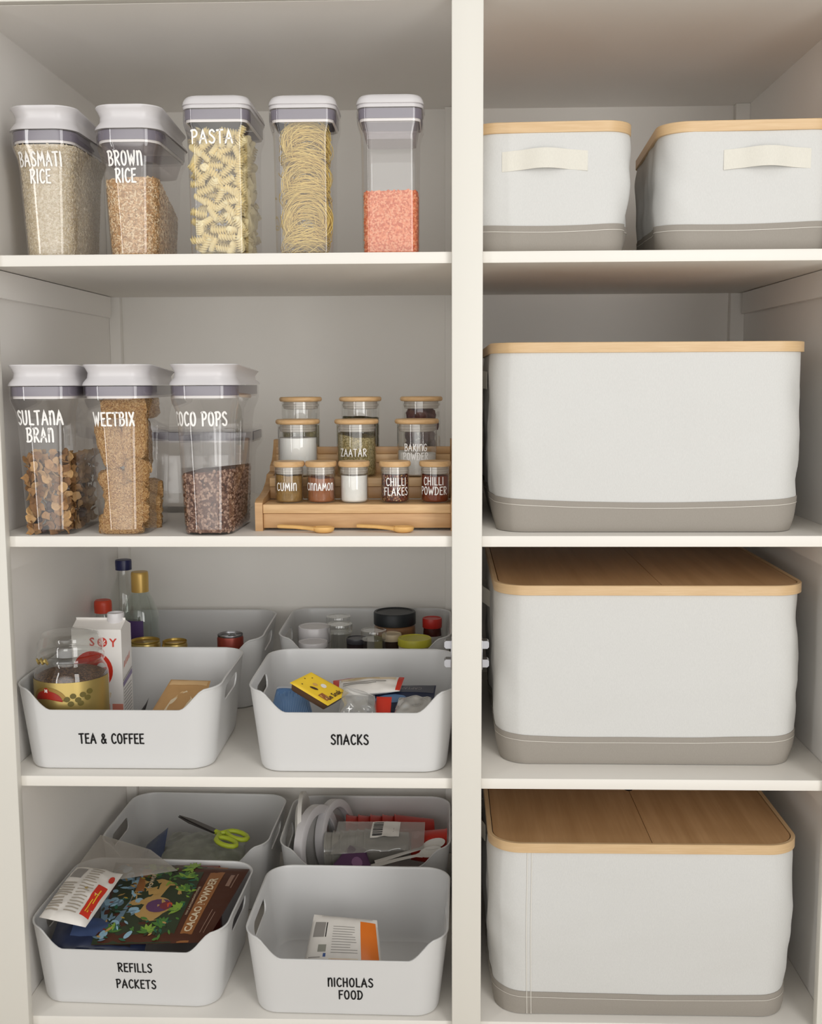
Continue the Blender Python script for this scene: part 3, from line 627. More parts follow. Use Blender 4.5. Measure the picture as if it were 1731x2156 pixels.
# ------------------------------------------------------------------ white storage bins
BW, BD, BH, BRD = .345, .278, .145, .048
def ztop(x, y):
    if y > -BD * .25: return BH
    a = abs(x); t = min(1, max(0, (a - .106) / .046)); return BH - .0345 * (1 - t * t * (3 - 2 * t)) - .004 * min(1, max(0, (-y - BD * .25) / .06))
def make_bin():
    st = (46, 24); out = []; N = None
    sec = lambda t, off: rrect(.312 + (BW - .312) * t - 2 * off, .252 + (BD - .252) * t - 2 * off, (.040 + (BRD - .040) * t) - off, 9, step=st)
    full = rrect(BW, BD, BRD, 9, step=st)
    def row(t, off, dz=0): return [(p[0], p[1], t * ztop(*q) + dz) for p, q in zip(sec(t, off), full)]
    rings = [[p + (0,) for p in sec(0, .007)], [p + (.002,) for p in sec(0, .002)], [p + (.007,) for p in sec(.03, 0)]]
    ts = [.12, .25, .4, .55, .7, .82, .92, .975]
    rings += [row(t, 0) for t in ts]
    rings += [row(1, -.0008, -.0024), row(1, -.0010, -.0008), row(1, -.0002, 0), row(1, .0016, 0), row(1, .0026, -.0012)]
    rings += [row(t, .0027) for t in ts[::-1]]
    rings += [[p + (.007,) for p in sec(.03, .0027)], [p + (.0032,) for p in sec(0, .006)]]
    me = G().loft(rings).mesh('bin', BIN, 45)
    a = bpy.data.objects.new('a', me); COL.objects.link(a)
    cut = G()
    ring = []
    for i in range(40):
        t = 2 * PI * i / 40; cx = .040 if math.cos(t) > 0 else -.040
        ring.append((cx + .0135 * math.cos(t), .112 + .0135 * math.sin(t)))
    cut.loft([[(x, p[0] - .006, p[1]) for p in ring] for x in (.3, -.3)])
    b = cut.obj('b', BIN)
    for q in (a, b):
        bm = bmesh.new(); bm.from_mesh(q.data); bmesh.ops.remove_doubles(bm, verts=bm.verts, dist=1e-6); bmesh.ops.recalc_face_normals(bm, faces=bm.faces); bm.to_mesh(q.data); bm.free()
    mo = a.modifiers.new('h', 'BOOLEAN'); mo.object = b; mo.operation = 'DIFFERENCE'; mo.solver = 'EXACT'
    dg = bpy.context.evaluated_depsgraph_get(); m2 = bpy.data.meshes.new_from_object(a.evaluated_get(dg))
    bpy.data.objects.remove(a); bpy.data.objects.remove(b)
    m2.shade_smooth(); m2.set_sharp_from_angle(angle=math.radians(40)); return m2
binme = make_bin()
def sbin(label, x, y, z, rz, lines=None, th=.02, tz=.05, tu=0, sq=.95, lead=1.5):
    """x, y: centre of the bin"""
    t = thing('storage_bin', label, 'storage bin', (x, y, z), rz, 'white plastic storage bins')
    o = bpy.data.objects.new('bin_body', binme); COL.objects.link(o); o.parent = t
    if lines:
        fy = lambda v: -(.252 + (BD - .252) * min(1, max(0, v / (BH - .0385)))) / 2
        letters(G(), lines, th, lambda u, v: (u + tu, fy(tz + v) - .0006, tz + v), wt=.165, squeeze=sq, lead=lead).obj('lettering', LETB, t, 0)
    return t
b_tea = sbin('white bin lettered TEA & COFFEE at the front of its shelf', -.5525, .157, Z3, 0, ['TEA & COFFEE'], .0168, .0560, -.008, .87)
b_sna = sbin('white bin lettered SNACKS beside the white post', -.1600, .148, Z3, 0, ['SNACKS'], .0168, .0595, -.003, .93)
b_tr = sbin('white bin behind TEA & COFFEE with bottles and cans in it', -.5405, .500, Z3, .02)
b_sr = sbin('white bin behind SNACKS with lidded jars in it', -.1660, .522, Z3, 0)
b_ref = sbin('white bin lettered REFILLS PACKETS heaped with food packets', -.5470, .160, ZF, -.04, ['REFILLS', 'PACKETS'], .0158, .0590, .017, .95, 2.0)
b_nic = sbin('white bin lettered NICHOLAS FOOD with one pouch inside', -.1720, .138, ZF, -.02, ['NICHOLAS', 'FOOD'], .0158, .0525, .009, .97, 1.5)
b_rr = sbin('white bin behind REFILLS PACKETS with green scissors inside', -.5320, .507, ZF, -.03)
b_nr = sbin('white bin behind NICHOLAS FOOD with plastic cups and party ware', -.1680, .497, ZF, 0)

# ------------------------------------------------------------------ fabric baskets
def basket(label, x, yf, z, rz, W, D, H, front_handle=None, left_handle=None, lid=True, r=.055, seed=0, bandh=.052, hole=False, seam=0.0, side_seam=None):
    """x: centre, yf: front; origin on the shelf at the centre of the base"""
    t = thing('fabric_basket', label, 'basket', (x, yf + D / 2, z), rz, 'white and grey fabric baskets'); so = Vector((seed * 13.1, seed * 5.3, 0))
    st = (44, 40)
    def sec(k, off): return rrect(W - 2 * off, D - 2 * off, r, 10, step=st)
    def skin(p, zz, off=0):
        base = Vector((p[0], p[1], zz)); n = Vector((p[0] / (W / 2), p[1] / (D / 2), 0)); n = Vector((n.x ** 5, n.y ** 5, 0)); n = n.normalized() if n.length > 1e-6 else Vector((0, 0, 0))
        k = zz / H; e = math.sin(PI * min(1, max(0, k))) ** .6
        c = max(0, 1 - abs(abs(p[0]) - W / 2) / .09)       # looser cloth towards the corners
        a = noise.noise(base * 7 + so) * .0055 + noise.noise(Vector((base.x * 16, base.y * 16, base.z * 9)) + so) * (.0018 + .0055 * c) + noise.noise(Vector((base.x * 30 + base.z * 22, base.y * 30, base.z * 12)) + so) * .0040 * c + noise.noise(Vector((base.x * 6 + base.z * 14, base.z * 26 - base.x * 9, 3)) + so) * .0013
        bulge = .004 * math.sin(PI * k) * (1 if k < 1 else 0)
        return base + n * (e * a + bulge + off)
    nz = 26; hb = H - .010
    rings = []
    for i in range(nz + 1):
        k = i / nz; zz = .002 + (hb - .002) * k; sc = .006 * (1 - k) ** 2
        rings.append([tuple(skin(p, zz, -sc - .004 * max(0, 1 - k * 12))) for p in sec(k, .0035)])
    G().loft([[(p[0] * .985, p[1] * .985, .0005) for p in sec(0, .012)]] + rings, True, True).obj('fabric_body', CANVAS, t, 60)
    def wave(p): return bandh + .0035 * noise.noise(Vector((p[0] * 5, p[1] * 5, 0)) + so) - .006 * (1 - (abs(p[0]) / (W / 2)) ** 2) * (1 if p[1] < -D * .4 else .3)
    bz = []
    for i in range(7):
        k = i / 6; bz.append([tuple(skin(p, .001 + (wave(p) - .001) * k, .0016 - .006 * (1 - k * wave(p) / H) ** 2 - .004 * max(0, 1 - k * 2.4))) for p in sec(0, .0035)])
    bz.append([tuple(skin(p, wave(p), -.006 * (1 - wave(p) / H) ** 2)) for p in sec(0, .0035)])
    G().loft(bz, False, False).obj('grey_base_band', GREYC, t, 50)
    sz = lambda d: [tuple(skin(p, wave(p) - d, .0021 - .006 * (1 - wave(p) / H) ** 2)) for p in sec(0, .0035)]
    G().loft([sz(.0098), sz(.0090)], False, False).obj('stitching', THREAD, t, 50)
    if side_seam is not None:
        g = G()
        for dx in (-.0035, .0035):
            g.loft([[tuple(skin((side_seam + dx + q, -D / 2 + .0035), .004 + (hb - .006) * i / 40, .0022 - .006 * (1 - i / 40) ** 2)) for q in (-.0005, .0005)] for i in range(41)], False, False, closed=False)
        g.obj('side_seam', THREAD, t, 50)
    th = .0165; z0, z1 = H - th, H
    rg = []
    for zz, off in ((z0, .001), (z0 + .0006, 0), (z1 - .0008, 0), (z1, .0008), (z1, .0062), (z1 - .0008, .007), (z0 + .0006, .007), (z0, .006), (z0, .001)):
        rg.append([p + (zz,) for p in rrect(W - 2 * off, D - 2 * off, r - off, 12)])
    G().loft(rg, False, False).obj('bamboo_rim', RIMB, t, 40)
    if lid:
        def half(x0, x1, nm):
            P = [p for p in rrect(W - .017, D - .017, r - .0085, 12)]
            P = [(min(max(p[0], x0), x1), p[1]) for p in P]
            Q = [P[0]]
            for p in P[1:]:
                if (p[0] - Q[-1][0]) ** 2 + (p[1] - Q[-1][1]) ** 2 > 1e-10: Q.append(p)
            g = G().loft([[p + (zz,) for p in Q] for zz in (H - .007, H - .0012)])
            g.obj('lid_panel', LIDB, t, 20)
        half(-W, seam - .0005, 'l'); half(seam + .0005, W, 'r')
        if hole: G().lathe([(.001, H - .0014), (.0068, H - .0014), (.0075, H - .0011), (.0068, H - .0008), (.001, H - .0008)], 24, seam, .0).obj('finger_hole', plain('dark_hole', (30, 22, 18), .8, .1), t)
    def strap(u, zc, L, hh, side):
        n = 18; ring = []
        for i in range(n + 1):
            q = i / n; b = .0022 + (.011 * math.sin(PI * min(1, max(0, (q - .2) / .6))) ** 1.3 if side == 'f' and L < .2 else .018 * math.sin(PI * q) ** 1.2)
            uu = u - L / 2 + L * q; dz = .004 * math.sin(PI * q)
            o = -(D / 2) - b if side == 'f' else -(W / 2) - b
            o += .0015
            f = (lambda z_, e: (uu, o - e, z_)) if side == 'f' else (lambda z_, e: (o - e, -uu, z_))
            ring.append([f(zc + dz - hh / 2, 0), f(zc + dz + hh / 2, 0), f(zc + dz + hh / 2, -.0014), f(zc + dz - hh / 2, -.0014)])
        G().loft(ring).obj('handle_strap', STRAP, t, 40)
    if front_handle is not None: strap(front_handle, H - .060, .132, .030, 'f')
    if left_handle: strap(0, H - .060, .132, .030, 'l')
    return t
basket('small fabric basket beside the white post on the top right shelf', .169, .030, Z1, -.05, .252, .40, .199, front_handle=-.010, r=.045, seed=1, bandh=.047)
basket('small fabric basket beside the right wall on the top right shelf', .4800, .040, Z1, -.050, .286, .36, .2005, front_handle=.022, r=.050, seed=2, bandh=.049)
basket('large fabric basket under the top right shelf with its bamboo rim at eye level', .3200, .030, Z2, .0, .505, .50, .3045, left_handle=True, seed=3, bandh=.056)
basket('large fabric basket with bamboo lid in the middle of three stacked shelves', .3340, .058, Z3, .0, .515, .50, .3080, left_handle=True, seed=4, bandh=.055, seam=.018)
basket('large fabric basket with bamboo lid on the lowest right shelf', .3240, .012, ZF, .0, .515, .50, .3065, left_handle=True, seed=5, bandh=.046, hole=True, seam=.012, side_seam=-.190)

# ------------------------------------------------------------------ food and oddments in the bins
class Pack:
    """a soft packet: four corner points (front left, front right, back right, back left), puffed up and sagging below"""
    def __init__(s, c, up=.008, down=.008, crease=.0012, seed=0, pw=.55):
        s.c = [Vector(p) for p in c]; s.up, s.dn, s.cr, s.pw = up, down, crease, pw; s.so = Vector((seed * 3.7, seed * 9.1, 0))
        s.n = (s.c[1] - s.c[0]).cross(s.c[3] - s.c[0]).normalized()
        if s.n.z < 0: s.n = -s.n
    def base(s, u, v):
        return s.c[0].lerp(s.c[1], u).lerp(s.c[3].lerp(s.c[2], u), v)
    def bulge(s, u, v): return (max(0, 1 - (2 * u - 1) ** 2) * max(0, 1 - (2 * v - 1) ** 2)) ** s.pw
    def top(s, u, v, off=0):
        p = s.base(u, v); return p + s.n * (s.up * s.bulge(u, v) + s.cr * noise.noise(p * 60 + s.so) * min(1, 4 * s.bulge(u, v)) + off)
    def bot(s, u, v): return s.base(u, v) - s.n * (s.dn * s.bulge(u, v) + .0003)
    def build(s, name, mats, parent=None, decals=(), sm=50, n=20):
        g = G(); N = n + 1
        g.add([s.top(i / n, j / n) for j in range(N) for i in range(N)], [(j * N + i, j * N + i + 1, (j + 1) * N + i + 1, (j + 1) * N + i) for j in range(n) for i in range(n)])
        o = len(g.v); g.add([s.bot(i / n, j / n) for j in range(N) for i in range(N)], [(j * N + i, (j + 1) * N + i, (j + 1) * N + i + 1, j * N + i + 1) for j in range(n) for i in range(n)])
        E_ = [i for i in range(N)] + [j * N + n for j in range(1, N)] + [n * N + i for i in range(n - 1, -1, -1)] + [j * N for j in range(n - 1, 0, -1)]
        g.f += [(E_[k], E_[k] + o, E_[(k + 1) % len(E_)] + o, E_[(k + 1) % len(E_)]) for k in range(len(E_))]; g.m += [0] * len(E_)
        for d in decals: d(g)
        return g.obj(name, mats, parent, sm)
    def rect(s, u0, u1, v0, v1, mi, off=.0006, k=8):
        def f(g):
            g.add([s.top(u0 + (u1 - u0) * i / k, v0 + (v1 - v0) * j / k, off) for j in range(k + 1) for i in range(k + 1)], [(j * (k + 1) + i, j * (k + 1) + i + 1, (j + 1) * (k + 1) + i + 1, (j + 1) * (k + 1) + i) for j in range(k) for i in range(k)], mi)
        return f
    def poly(s, pts, mi, off=.0008):
        def f(g): g.add([s.top(u, v, off) for u, v in pts], [tuple(range(len(pts)))], mi)
        return f
    def blob(s, u, v, ru, rv, a, mi, off=.0008, n=10, leaf=False):
        pts = []
        for i in range(n):
            t = 2 * PI * i / n; x, y = ru * math.cos(t), rv * math.sin(t) * ((1 - .75 * abs(math.cos(t))) if leaf else 1)
            pts.append((u + x * math.cos(a) - y * math.sin(a), v + x * math.sin(a) + y * math.cos(a)))
        return s.poly(pts, mi, off)
    def text(s, t, size, u, v, a, mi, su=1, off=.0011, bold=0, spacing=1.0):
        def f(g): print_text(g, t, size, lambda x, y: s.top(u + (x * math.cos(a) - y * math.sin(a)) * su, v + (x * math.sin(a) + y * math.cos(a)), off), mi, bold, spacing)
        return f
    def lines(s, u0, u1, v0, v1, n, mi, axis=0, fill=.45, seed=1):
        rnd = random.Random(seed); out = []
        for i in range(n):
            if axis == 0:
                v = v0 + (v1 - v0) * (i + .5) / n; h = (v1 - v0) / n * fill / 2; out.append(s.rect(u0, u0 + (u1 - u0) * rnd.uniform(.7, 1), v - h, v + h, mi, .0009, 4))
            else:
                u = u0 + (u1 - u0) * (i + .5) / n; h = (u1 - u0) / n * fill / 2; out.append(s.rect(u - h, u + h, v0, v0 + (v1 - v0) * rnd.uniform(.7, 1), mi, .0009, 4))
        return lambda g: [f(g) for f in out]
def film(name, c, m=0): return plain(name, c, .35, .5, vary=.04, scale=30)
WHITEF, REDF, GREYP, ORANGE, NAVY = film('white_film', (232, 228, 222)), film('red_print', (206, 52, 34)), film('grey_print', (150, 146, 142)), film('orange_film', (232, 122, 34)), film('navy_film', (38, 46, 72))
BLACKP, YELF, BROWNF, TANB, PURP = film('black_print', (40, 38, 40)), film('yellow_film', (236, 198, 54)), film('dark_brown_film', (78, 44, 32)), film('tan_band', (152, 100, 58)), film('purple_film', (96, 62, 100))
GREEN1, GREEN2, GREEN3, SKYB, SAND, DKGREEN = film('leaf_green', (82, 128, 58)), film('leaf_lime', (136, 170, 66)), film('leaf_teal', (48, 100, 78)), film('pale_blue_print', (150, 186, 206)), film('sand_print', (188, 152, 92)), film('dark_foliage', (52, 62, 44))
BLUEF, CREAM, DKRED, PINKP = film('blue_wrapper', (92, 130, 178)), film('cream_print', (226, 208, 178)), film('dark_red_film', (120, 44, 28)), film('salmon_print', (222, 140, 120))
POLY = clear('cloudy_polythene', (.93, .92, .91), refl=.06, rough=.15, milk=.34, milkc=(206, 200, 192), edge=.4)
CELLO = clear('crinkled_cellophane', (.95, .95, .95), refl=.16, rough=.08, milk=.22, milkc=(214, 214, 210), edge=.8)

# ---- TEA & COFFEE bin
JX, JY, JZ = -.650, .102, Z3 + .0034
t = thing('coffee_jar', 'clear lidded glass jar of instant coffee with a gold label in the TEA & COFFEE bin', 'jar', (JX, JY, JZ))
G().lathe([(.030, 0), (.055, .001), (.0605, .006), (.062, .014), (.0625, .138), (.0618, .146), (.0590, .155), (.0535, .164), (.0515, .168), (.0515, .171)], 48, c1=False).obj('glass_body', GLASS, t, 60)
G().lathe([(.0555, .167), (.0570, .169), (.0570, .176), (.0555, .1785), (.0535, .1795)], 48, c0=False, c1=False).obj('neck_ring', GLASS, t, 60)
G().lathe([(.0515, .1805), (.0545, .182), (.0545, .199), (.0515, .203), (.0485, .2060), (.0485, .2105), (.0465, .214), (.030, .2155), (.002, .216)], 48, c0=False).obj('lid', GLASS, t, 60)
g = G(); n = 24
for z0, z1, r in ((.060, .1420, .0629),):
    a0, a1 = PI * .98, PI * 2.02
    g.loft([[((r) * math.cos(a0 + (a1 - a0) * i / n), r * math.sin(a0 + (a1 - a0) * i / n), z) for i in range(n + 1)] for z in (z0, z1)], False, False, closed=False)
jr = lambda u, v, o=.0005: ((.0629 + o) * math.sin(u / .0629), -(.0629 + o) * math.cos(u / .0629), v)
def jdisc(cx, cz, rx, rz, mi, o, a0=0, a1=2 * PI):
    pts = [jr(cx + rx * math.cos(a0 + (a1 - a0) * i / 28), cz + rz * math.sin(a0 + (a1 - a0) * i / 28), o) for i in range(29)]
    c_ = (cx + rx * math.cos((a0 + a1) / 2) * (.5 if a1 - a0 < 6 else 0), cz + rz * math.sin((a0 + a1) / 2) * (.3 if a1 - a0 < 6 else 0)); N_ = 29
    allp = [jr(c_[0] + (cx + rx * math.cos(a0 + (a1 - a0) * i / 28) - c_[0]) * k, c_[1] + (cz + rz * math.sin(a0 + (a1 - a0) * i / 28) - c_[1]) * k, o) for k in (.02, .25, .5, .75, 1) for i in range(29)]
    g.add(allp, [(r * N_ + i, r * N_ + (i + 1) % N_, (r + 1) * N_ + (i + 1) % N_, (r + 1) * N_ + i) for r in range(4) for i in range(N_)], mi)
jdisc(-.022, .110, .034, .024, 1, .0006, 0, PI); jdisc(-.022, .110, .027, .018, 2, .0009, 0, PI)
jdisc(-.024, .1275, .0055, .0055, 2, .0009)
print_text(g, 'M', .008, lambda x, y: jr(-.024 + x, .1275 + y, .0013), 3, .04)
for kx, kz in ((.012, .052), (.022, .057), (.030, .050), (.038, .058), (.046, .052), (.034, .044), (.018, .044), (.050, .062)): jdisc(kx, kz + .062, .0052, .0045, 4, .0008 + kx * .002)
g.obj('gold_label', [GOLD, plain('bronze_print', (160, 128, 66), .4, .5, metal=.4), film('dark_red_print', (160, 40, 28)), WHITEF, plain('label_bean_print', (104, 92, 40), .5, .4)], t, 60)
kg = G(); a = -PI / 2 - .55
for q in range(3): kg.lathe([(.001, -.002), (.004, -.0015), (.0055, 0), (.004, .0018), (.001, .0022)], 10, .060 * math.cos(a + (q - 1) * .13), .060 * math.sin(a + (q - 1) * .13))
kg.v = [(x, y, z * 1.6 + .1760 + .003 * math.sin(x * 700)) for x, y, z in kg.v]
kg.obj('gold_tie', GOLD, t, 60)
COF_B = speckle('instant_coffee', [(0, (52, 34, 24)), (.5, (92, 64, 44)), (1, (132, 98, 66))], 420)
o = G().lathe([(.05, .002), (.0585, .008), (.0602, .02), (.0602, .1400), (.05, .1455), (.03, .149), (.008, .150)], 40).obj('instant_coffee', COF_B, sm=40, loc=(JX, JY, JZ + .0006)); tag(o, 'brown instant coffee granules half filling the gold labelled jar', 'coffee', kind='stuff')
# soy carton
SX0, SX1, SY0, SY1, SH = -.6690, -.5790, .1650, .2200, .2170
t = thing('soy_carton', 'white soy milk carton with red print standing behind the coffee jar', 'carton', ((SX0 + SX1) / 2, (SY0 + SY1) / 2, Z3 + .0034), -.03)
a, b, hh = (SX1 - SX0) / 2, (SY1 - SY0) / 2, SH
CART = plain('white_carton_board', (238, 234, 230), .4, .4)
G().loft([[(-a, -b, z), (a, -b, z), (a, b, z), (-a, b, z)] for z in (0, hh - .012)], True, False).add([(-a, -b, hh - .012), (a, -b, hh - .012), (a, b, hh - .012), (-a, b, hh - .012), (-a, 0, hh), (a, 0, hh), (-a, -.001, hh + .004), (a, -.001, hh + .004)], [(0, 1, 5, 4), (2, 3, 4, 5), (1, 2, 5), (3, 0, 4), (4, 5, 7, 6)]).obj('carton_body', CART, t, 20)
G().lathe([(.013, hh - .008), (.0150, hh - .004), (.0152, hh + .010), (.0145, hh + .0125), (.0125, hh + .0125), (.012, hh + .0095), (.002, hh + .009)], 28, .026, .004).obj('screw_cap', LIDW, t, 40)
g = G(); fp = lambda u, v, o=.0005: (u, -b - o, v)
def fdisc(g, f, cx, cz, r, mi, o, a0=0, a1=2 * PI, sx=1): g.add([f(cx + sx * r * math.cos(a0 + (a1 - a0) * i / 30), cz + r * math.sin(a0 + (a1 - a0) * i / 30), o) for i in range(31)], [tuple(range(31))], mi)
print_text(g, 'S', .021, lambda x, y: fp(-.008 + x, .182 + y), 0, .02); print_text(g, 'Y', .021, lambda x, y: fp(.030 + x, .1805 + y), 0, .02)
fdisc(g, fp, .0105, .182, .0088, 0, .0004)
for k in range(5):
    aa = PI / 2 + (k - 2) * 1.05; g.add([fp(.0105, .177, .0007), fp(.0105 + .005 * math.cos(aa - .25), .182 + .005 * math.sin(aa - .25), .0007), fp(.0105 + .0072 * math.cos(aa), .182 + .0072 * math.sin(aa), .0007), fp(.0105 + .005 * math.cos(aa + .25), .182 + .005 * math.sin(aa + .25), .0007)], [(0, 1, 2, 3)], 1)
fdisc(g, fp, -.008, .130, .036, 0, .0004)
for k, (cx, cz, r) in enumerate(((.008, .136, .009), (.010, .118, .007), (-.02, .128, .012))): fdisc(g, fp, cx, cz, r, 1, .0007, .2, PI + .2)
g.add([fp(.014, .094), fp(.024, .09), fp(.022, .081), fp(.013, .083)], [(0, 1, 2, 3)], 3)
print_text(g, 'milk', .0165, lambda x, y: fp(.006 + x, .0585 + y), 4); g.add([fp(.025, .040), fp(.0445, .040), fp(.0445, .070), fp(.025, .070)], [(0, 1, 2, 3)], 2)
sp_ = lambda u, v, o=.0005: (a + o, u, v)
g.add([sp_(-.0255, .100), sp_(.0255, .113), sp_(.0255, .122), sp_(-.0255, .109)], [(0, 1, 2, 3)], 5)
g.add([sp_(-.0255, .111), sp_(.0255, .124), sp_(.0255, .126), sp_(-.0255, .113)], [(0, 1, 2, 3)], 4)
for k in range(13):
    z = .094 - k * .0062; g.add([sp_(-.023, z), sp_(.020, z + .006), sp_(.020, z + .0075), sp_(-.023, z + .0015)], [(0, 1, 2, 3)], 4)
[g.add([sp_(-.020 + q * .009, .134 + q * .0030), sp_(-.014 + q * .009, .136 + q * .003), sp_(-.012 + q * .009, .146 + q * .003 + .003 * (q % 2)), sp_(-.016 + q * .009, .145 + q * .003)], [(0, 1, 2, 3)], 6) for q in range(4)]
g.obj('carton_print', [REDF, CART, PINKP, CREAM, GREYP, film('lilac_print', (136, 120, 160)), PINKP], t, 0)
p = Pack([(-.530, .110, .578), (-.435, .105, .578), (-.428, .190, .634), (-.500, .190, .636)], .006, .004, .002, 3)
tag(p.build('paper_sachet', [film('kraft_paper', (196, 154, 104)), CREAM, film('pale_kraft', (218, 182, 134))], decals=[p.poly([(.25, .2), (.55, .12), (.78, .5), (.55, .72), (.3, .5)], 1), p.rect(.05, .95, .86, .97, 2), p.poly([(.35, .55), (.95, .62), (.98, .72), (.45, .7)], 2)]), 'tan paper sachet with a cream mark lying at the right of the TEA & COFFEE bin', 'sachet')
p = Pack([(-.520, .070, .592), (-.440, .066, .590), (-.448, .098, .600), (-.515, .10, .602)], .004, .003, .002, 4)
tag(p.build('tea_bag_packet', [film('pale_yellow_paper', (232, 214, 160)), WHITEF], decals=[p.rect(.2, .8, .3, .8, 1)]), 'pale yellow tea packet lying in front of the tan sachet', 'packet')
p = Pack([(-.562, .130, .572), (-.540, .130, .570), (-.533, .160, .611), (-.545, .165, .590)], .002, .002, .001, 5)
tag(p.build('dark_sachet', [BLACKP]), 'dark pointed sachet corner showing beside the tan sachet in the tea bin', 'sachet')
# ---- bin behind TEA & COFFEE
def bottle(name, label, x, y, z, prof, glass, cap, capm, lab=None, labm=None, capname='cap'):
    t = thing(name, label, 'bottle', (x, y, z)); G().lathe(prof, 36, c1=False).obj('bottle_body', glass, t, 60); G().lathe(cap, 28).obj(capname, capm, t, 40)
    if lab:
        r, z0, z1, a0, a1 = lab; n = 20
        G().loft([[(r * math.cos(a0 + (a1 - a0) * i / n), r * math.sin(a0 + (a1 - a0) * i / n), zz) for i in range(n + 1)] for zz in (z0, z1)], False, False, closed=False).obj('label', labm, t, 60)
    return t
RZ = Z3 + .0034
bottle('plastic_bottle', 'clear tall bottle with a dark blue cap, the tallest behind the soy carton', -.6880, .560, RZ, [(.028, 0), (.034, .003), (.035, .012), (.035, .150), (.033, .175), (.026, .205), (.0165, .232), (.0145, .240), (.0145, .248)], GLASS,
       [(.014, .2445), (.0170, .2445), (.0172, .262), (.0165, .2655), (.012, .2665), (.002, .2665)], plain('dark_blue_cap', (30, 34, 84), .35, .5), (.0353, .03, .13, 0, 2 * PI), film('pale_label', (206, 202, 204)))
bottle('glass_bottle', 'clear glass bottle with a gold cap and purple label behind the soy carton', -.6430, .520, RZ, [(.030, 0), (.037, .003), (.038, .010), (.038, .145), (.036, .160), (.026, .188), (.0165, .206), (.0150, .214), (.0150, .220)], GREENGLASS,
       [(.0153, .2050), (.0178, .2050), (.0180, .240), (.0172, .246), (.0165, .247), (.002, .2475)], plain('gold_cap', (214, 176, 96), .35, .5, metal=.35), (.0384, .05, .150, PI * 1.05, PI * 1.62), plain('purple_label', (84, 62, 112), .5, .4))
bottle('sauce_bottle', 'small bottle with an orange red cap behind the soy carton', -.7020, .455, RZ, [(.020, 0), (.0235, .003), (.024, .1), (.022, .13), (.0155, .155), (.0145, .172)], GLASS,
       [(.0145, .1745), (.0175, .1745), (.0178, .190), (.0172, .197), (.015, .200), (.002, .2005)], plain('orange_red_cap', (214, 72, 44), .4, .5))
def tin(name, label, x, y, z, r, h, m, lidm, ring=True, printm=None):
    t = thing(name, label, 'can', (x, y, z)); G().lathe([(r * .9, 0), (r * .97, .002), (r, .005), (r, h - .008), (r * .95, h - .004)], 32, c1=False).obj('can_body', m, t, 40)
    G().lathe([(r * .94, h - .005), (r * .97, h - .001), (r * .955, h), (r * .93, h - .0015), (r * .90, h - .004), (r * .2, h - .004)], 32).obj('can_top', lidm, t, 40)
    if ring: G().tube([(.004 + .007 * math.cos(q * .524), .009 * math.sin(q * .524), h - .0020) for q in range(12)], .0012, 6, closed=True).obj('pull_ring', lidm, t, 40)
    return t
tin('drink_can', 'small silver topped can with a red side near the right of the rear tea bin', -.4420, .450, RZ, .0265, .1315, plain('red_can_print', (150, 60, 46), .35, .5, metal=.3), SILVER)
tin('gold_lidded_jar', 'gold lid just showing over the tea bin rim behind the soy carton', -.6080, .420, RZ, .0300, .1255, GOLD, plain('gold_lid', (190, 160, 80), .3, .5, metal=.7), False)
tin('gold_lidded_jar', 'low gold lid showing over the tea bin rim right of the glass bottle', -.5460, .410, RZ, .0250, .1265, GOLD, plain('gold_lid', (182, 150, 74), .3, .5, metal=.7), False)
# ---- SNACKS bin
def packet(name, label, cat, pk, mats, decals=(), **k): return tag(pk.build(name, mats, decals=decals, **k), label, cat)
p = Pack([(-.308, .088, .596), (-.225, .060, .598), (-.250, .145, .634), (-.300, .140, .638)], .012, .012, .002, 6)
packet('blue_packet', 'striped blue snack packet at the left end of the SNACKS bin', 'snack packet', p, [BLUEF, film('pale_blue_stripe', (136, 168, 204)), film('blue_white_top', (206, 212, 222))], [p.lines(.04, .96, .03, .82, 22, 1, axis=1, fill=.35), p.rect(.02, .98, .88, .98, 2)])
p = Pack([(-.2000, .0330, .6360), (-.1690, .0880, .6420), (-.2330, .0840, .6790), (-.2650, .0500, .6700)], .0025, .001, .0003, 7, .3)
t = thing('cheese_snack_tray', 'yellow topped snack tray tilted on the blue packet in the SNACKS bin', 'snack pack', p.base(.5, .5) - p.n * .012); inv = Matrix.Translation(-t.location)
q = p; dec = [q.poly([(.12, .10), (.30, .10), (.30, .34), (.12, .34)], 2), q.poly([(.15, .13), (.27, .13), (.27, .31), (.15, .31)], 3)]
dec += [q.text('Le Snak', .19, .50, .14, .0, 4, 1.0, bold=.02), q.blob(.62, .48, .10, .07, .4, 5), q.blob(.30, .55, .05, .1, .3, 4), q.blob(.48, .62, .06, .06, 0, 3), q.blob(.2, .8, .02, .02, 0, 4), q.blob(.7, .82, .025, .015, 0, 4), q.blob(.5, .9, .02, .02, 0, 4)]
o = q.build('foil_top', [YELF, WHITEF, film('brown_print', (150, 92, 54)), film('tan_print', (206, 160, 90)), film('dark_brown_print', (70, 48, 40)), WHITEF], None, dec); o.parent = t; o.data.transform(inv)
g = G(); ctr = q.base(.5, .5)
g.loft([[tuple(ctr + (q.base(u, v) - ctr) * k - q.n * dz) for u, v in ((.02, .02), (.5, .01), (.98, .02), (.99, .5), (.98, .98), (.5, .99), (.02, .98), (.01, .5))] for dz, k in ((.016, .82), (.013, .90), (.0008, .96))][::1])
o = g.obj('tray', film('brown_tray', (96, 70, 50)), t, 40); o.data.transform(inv)
p = Pack([(-.200, .112, .628), (-.085, .128, .634), (-.078, .180, .644), (-.205, .172, .640)], .010, .010, .002, 8)
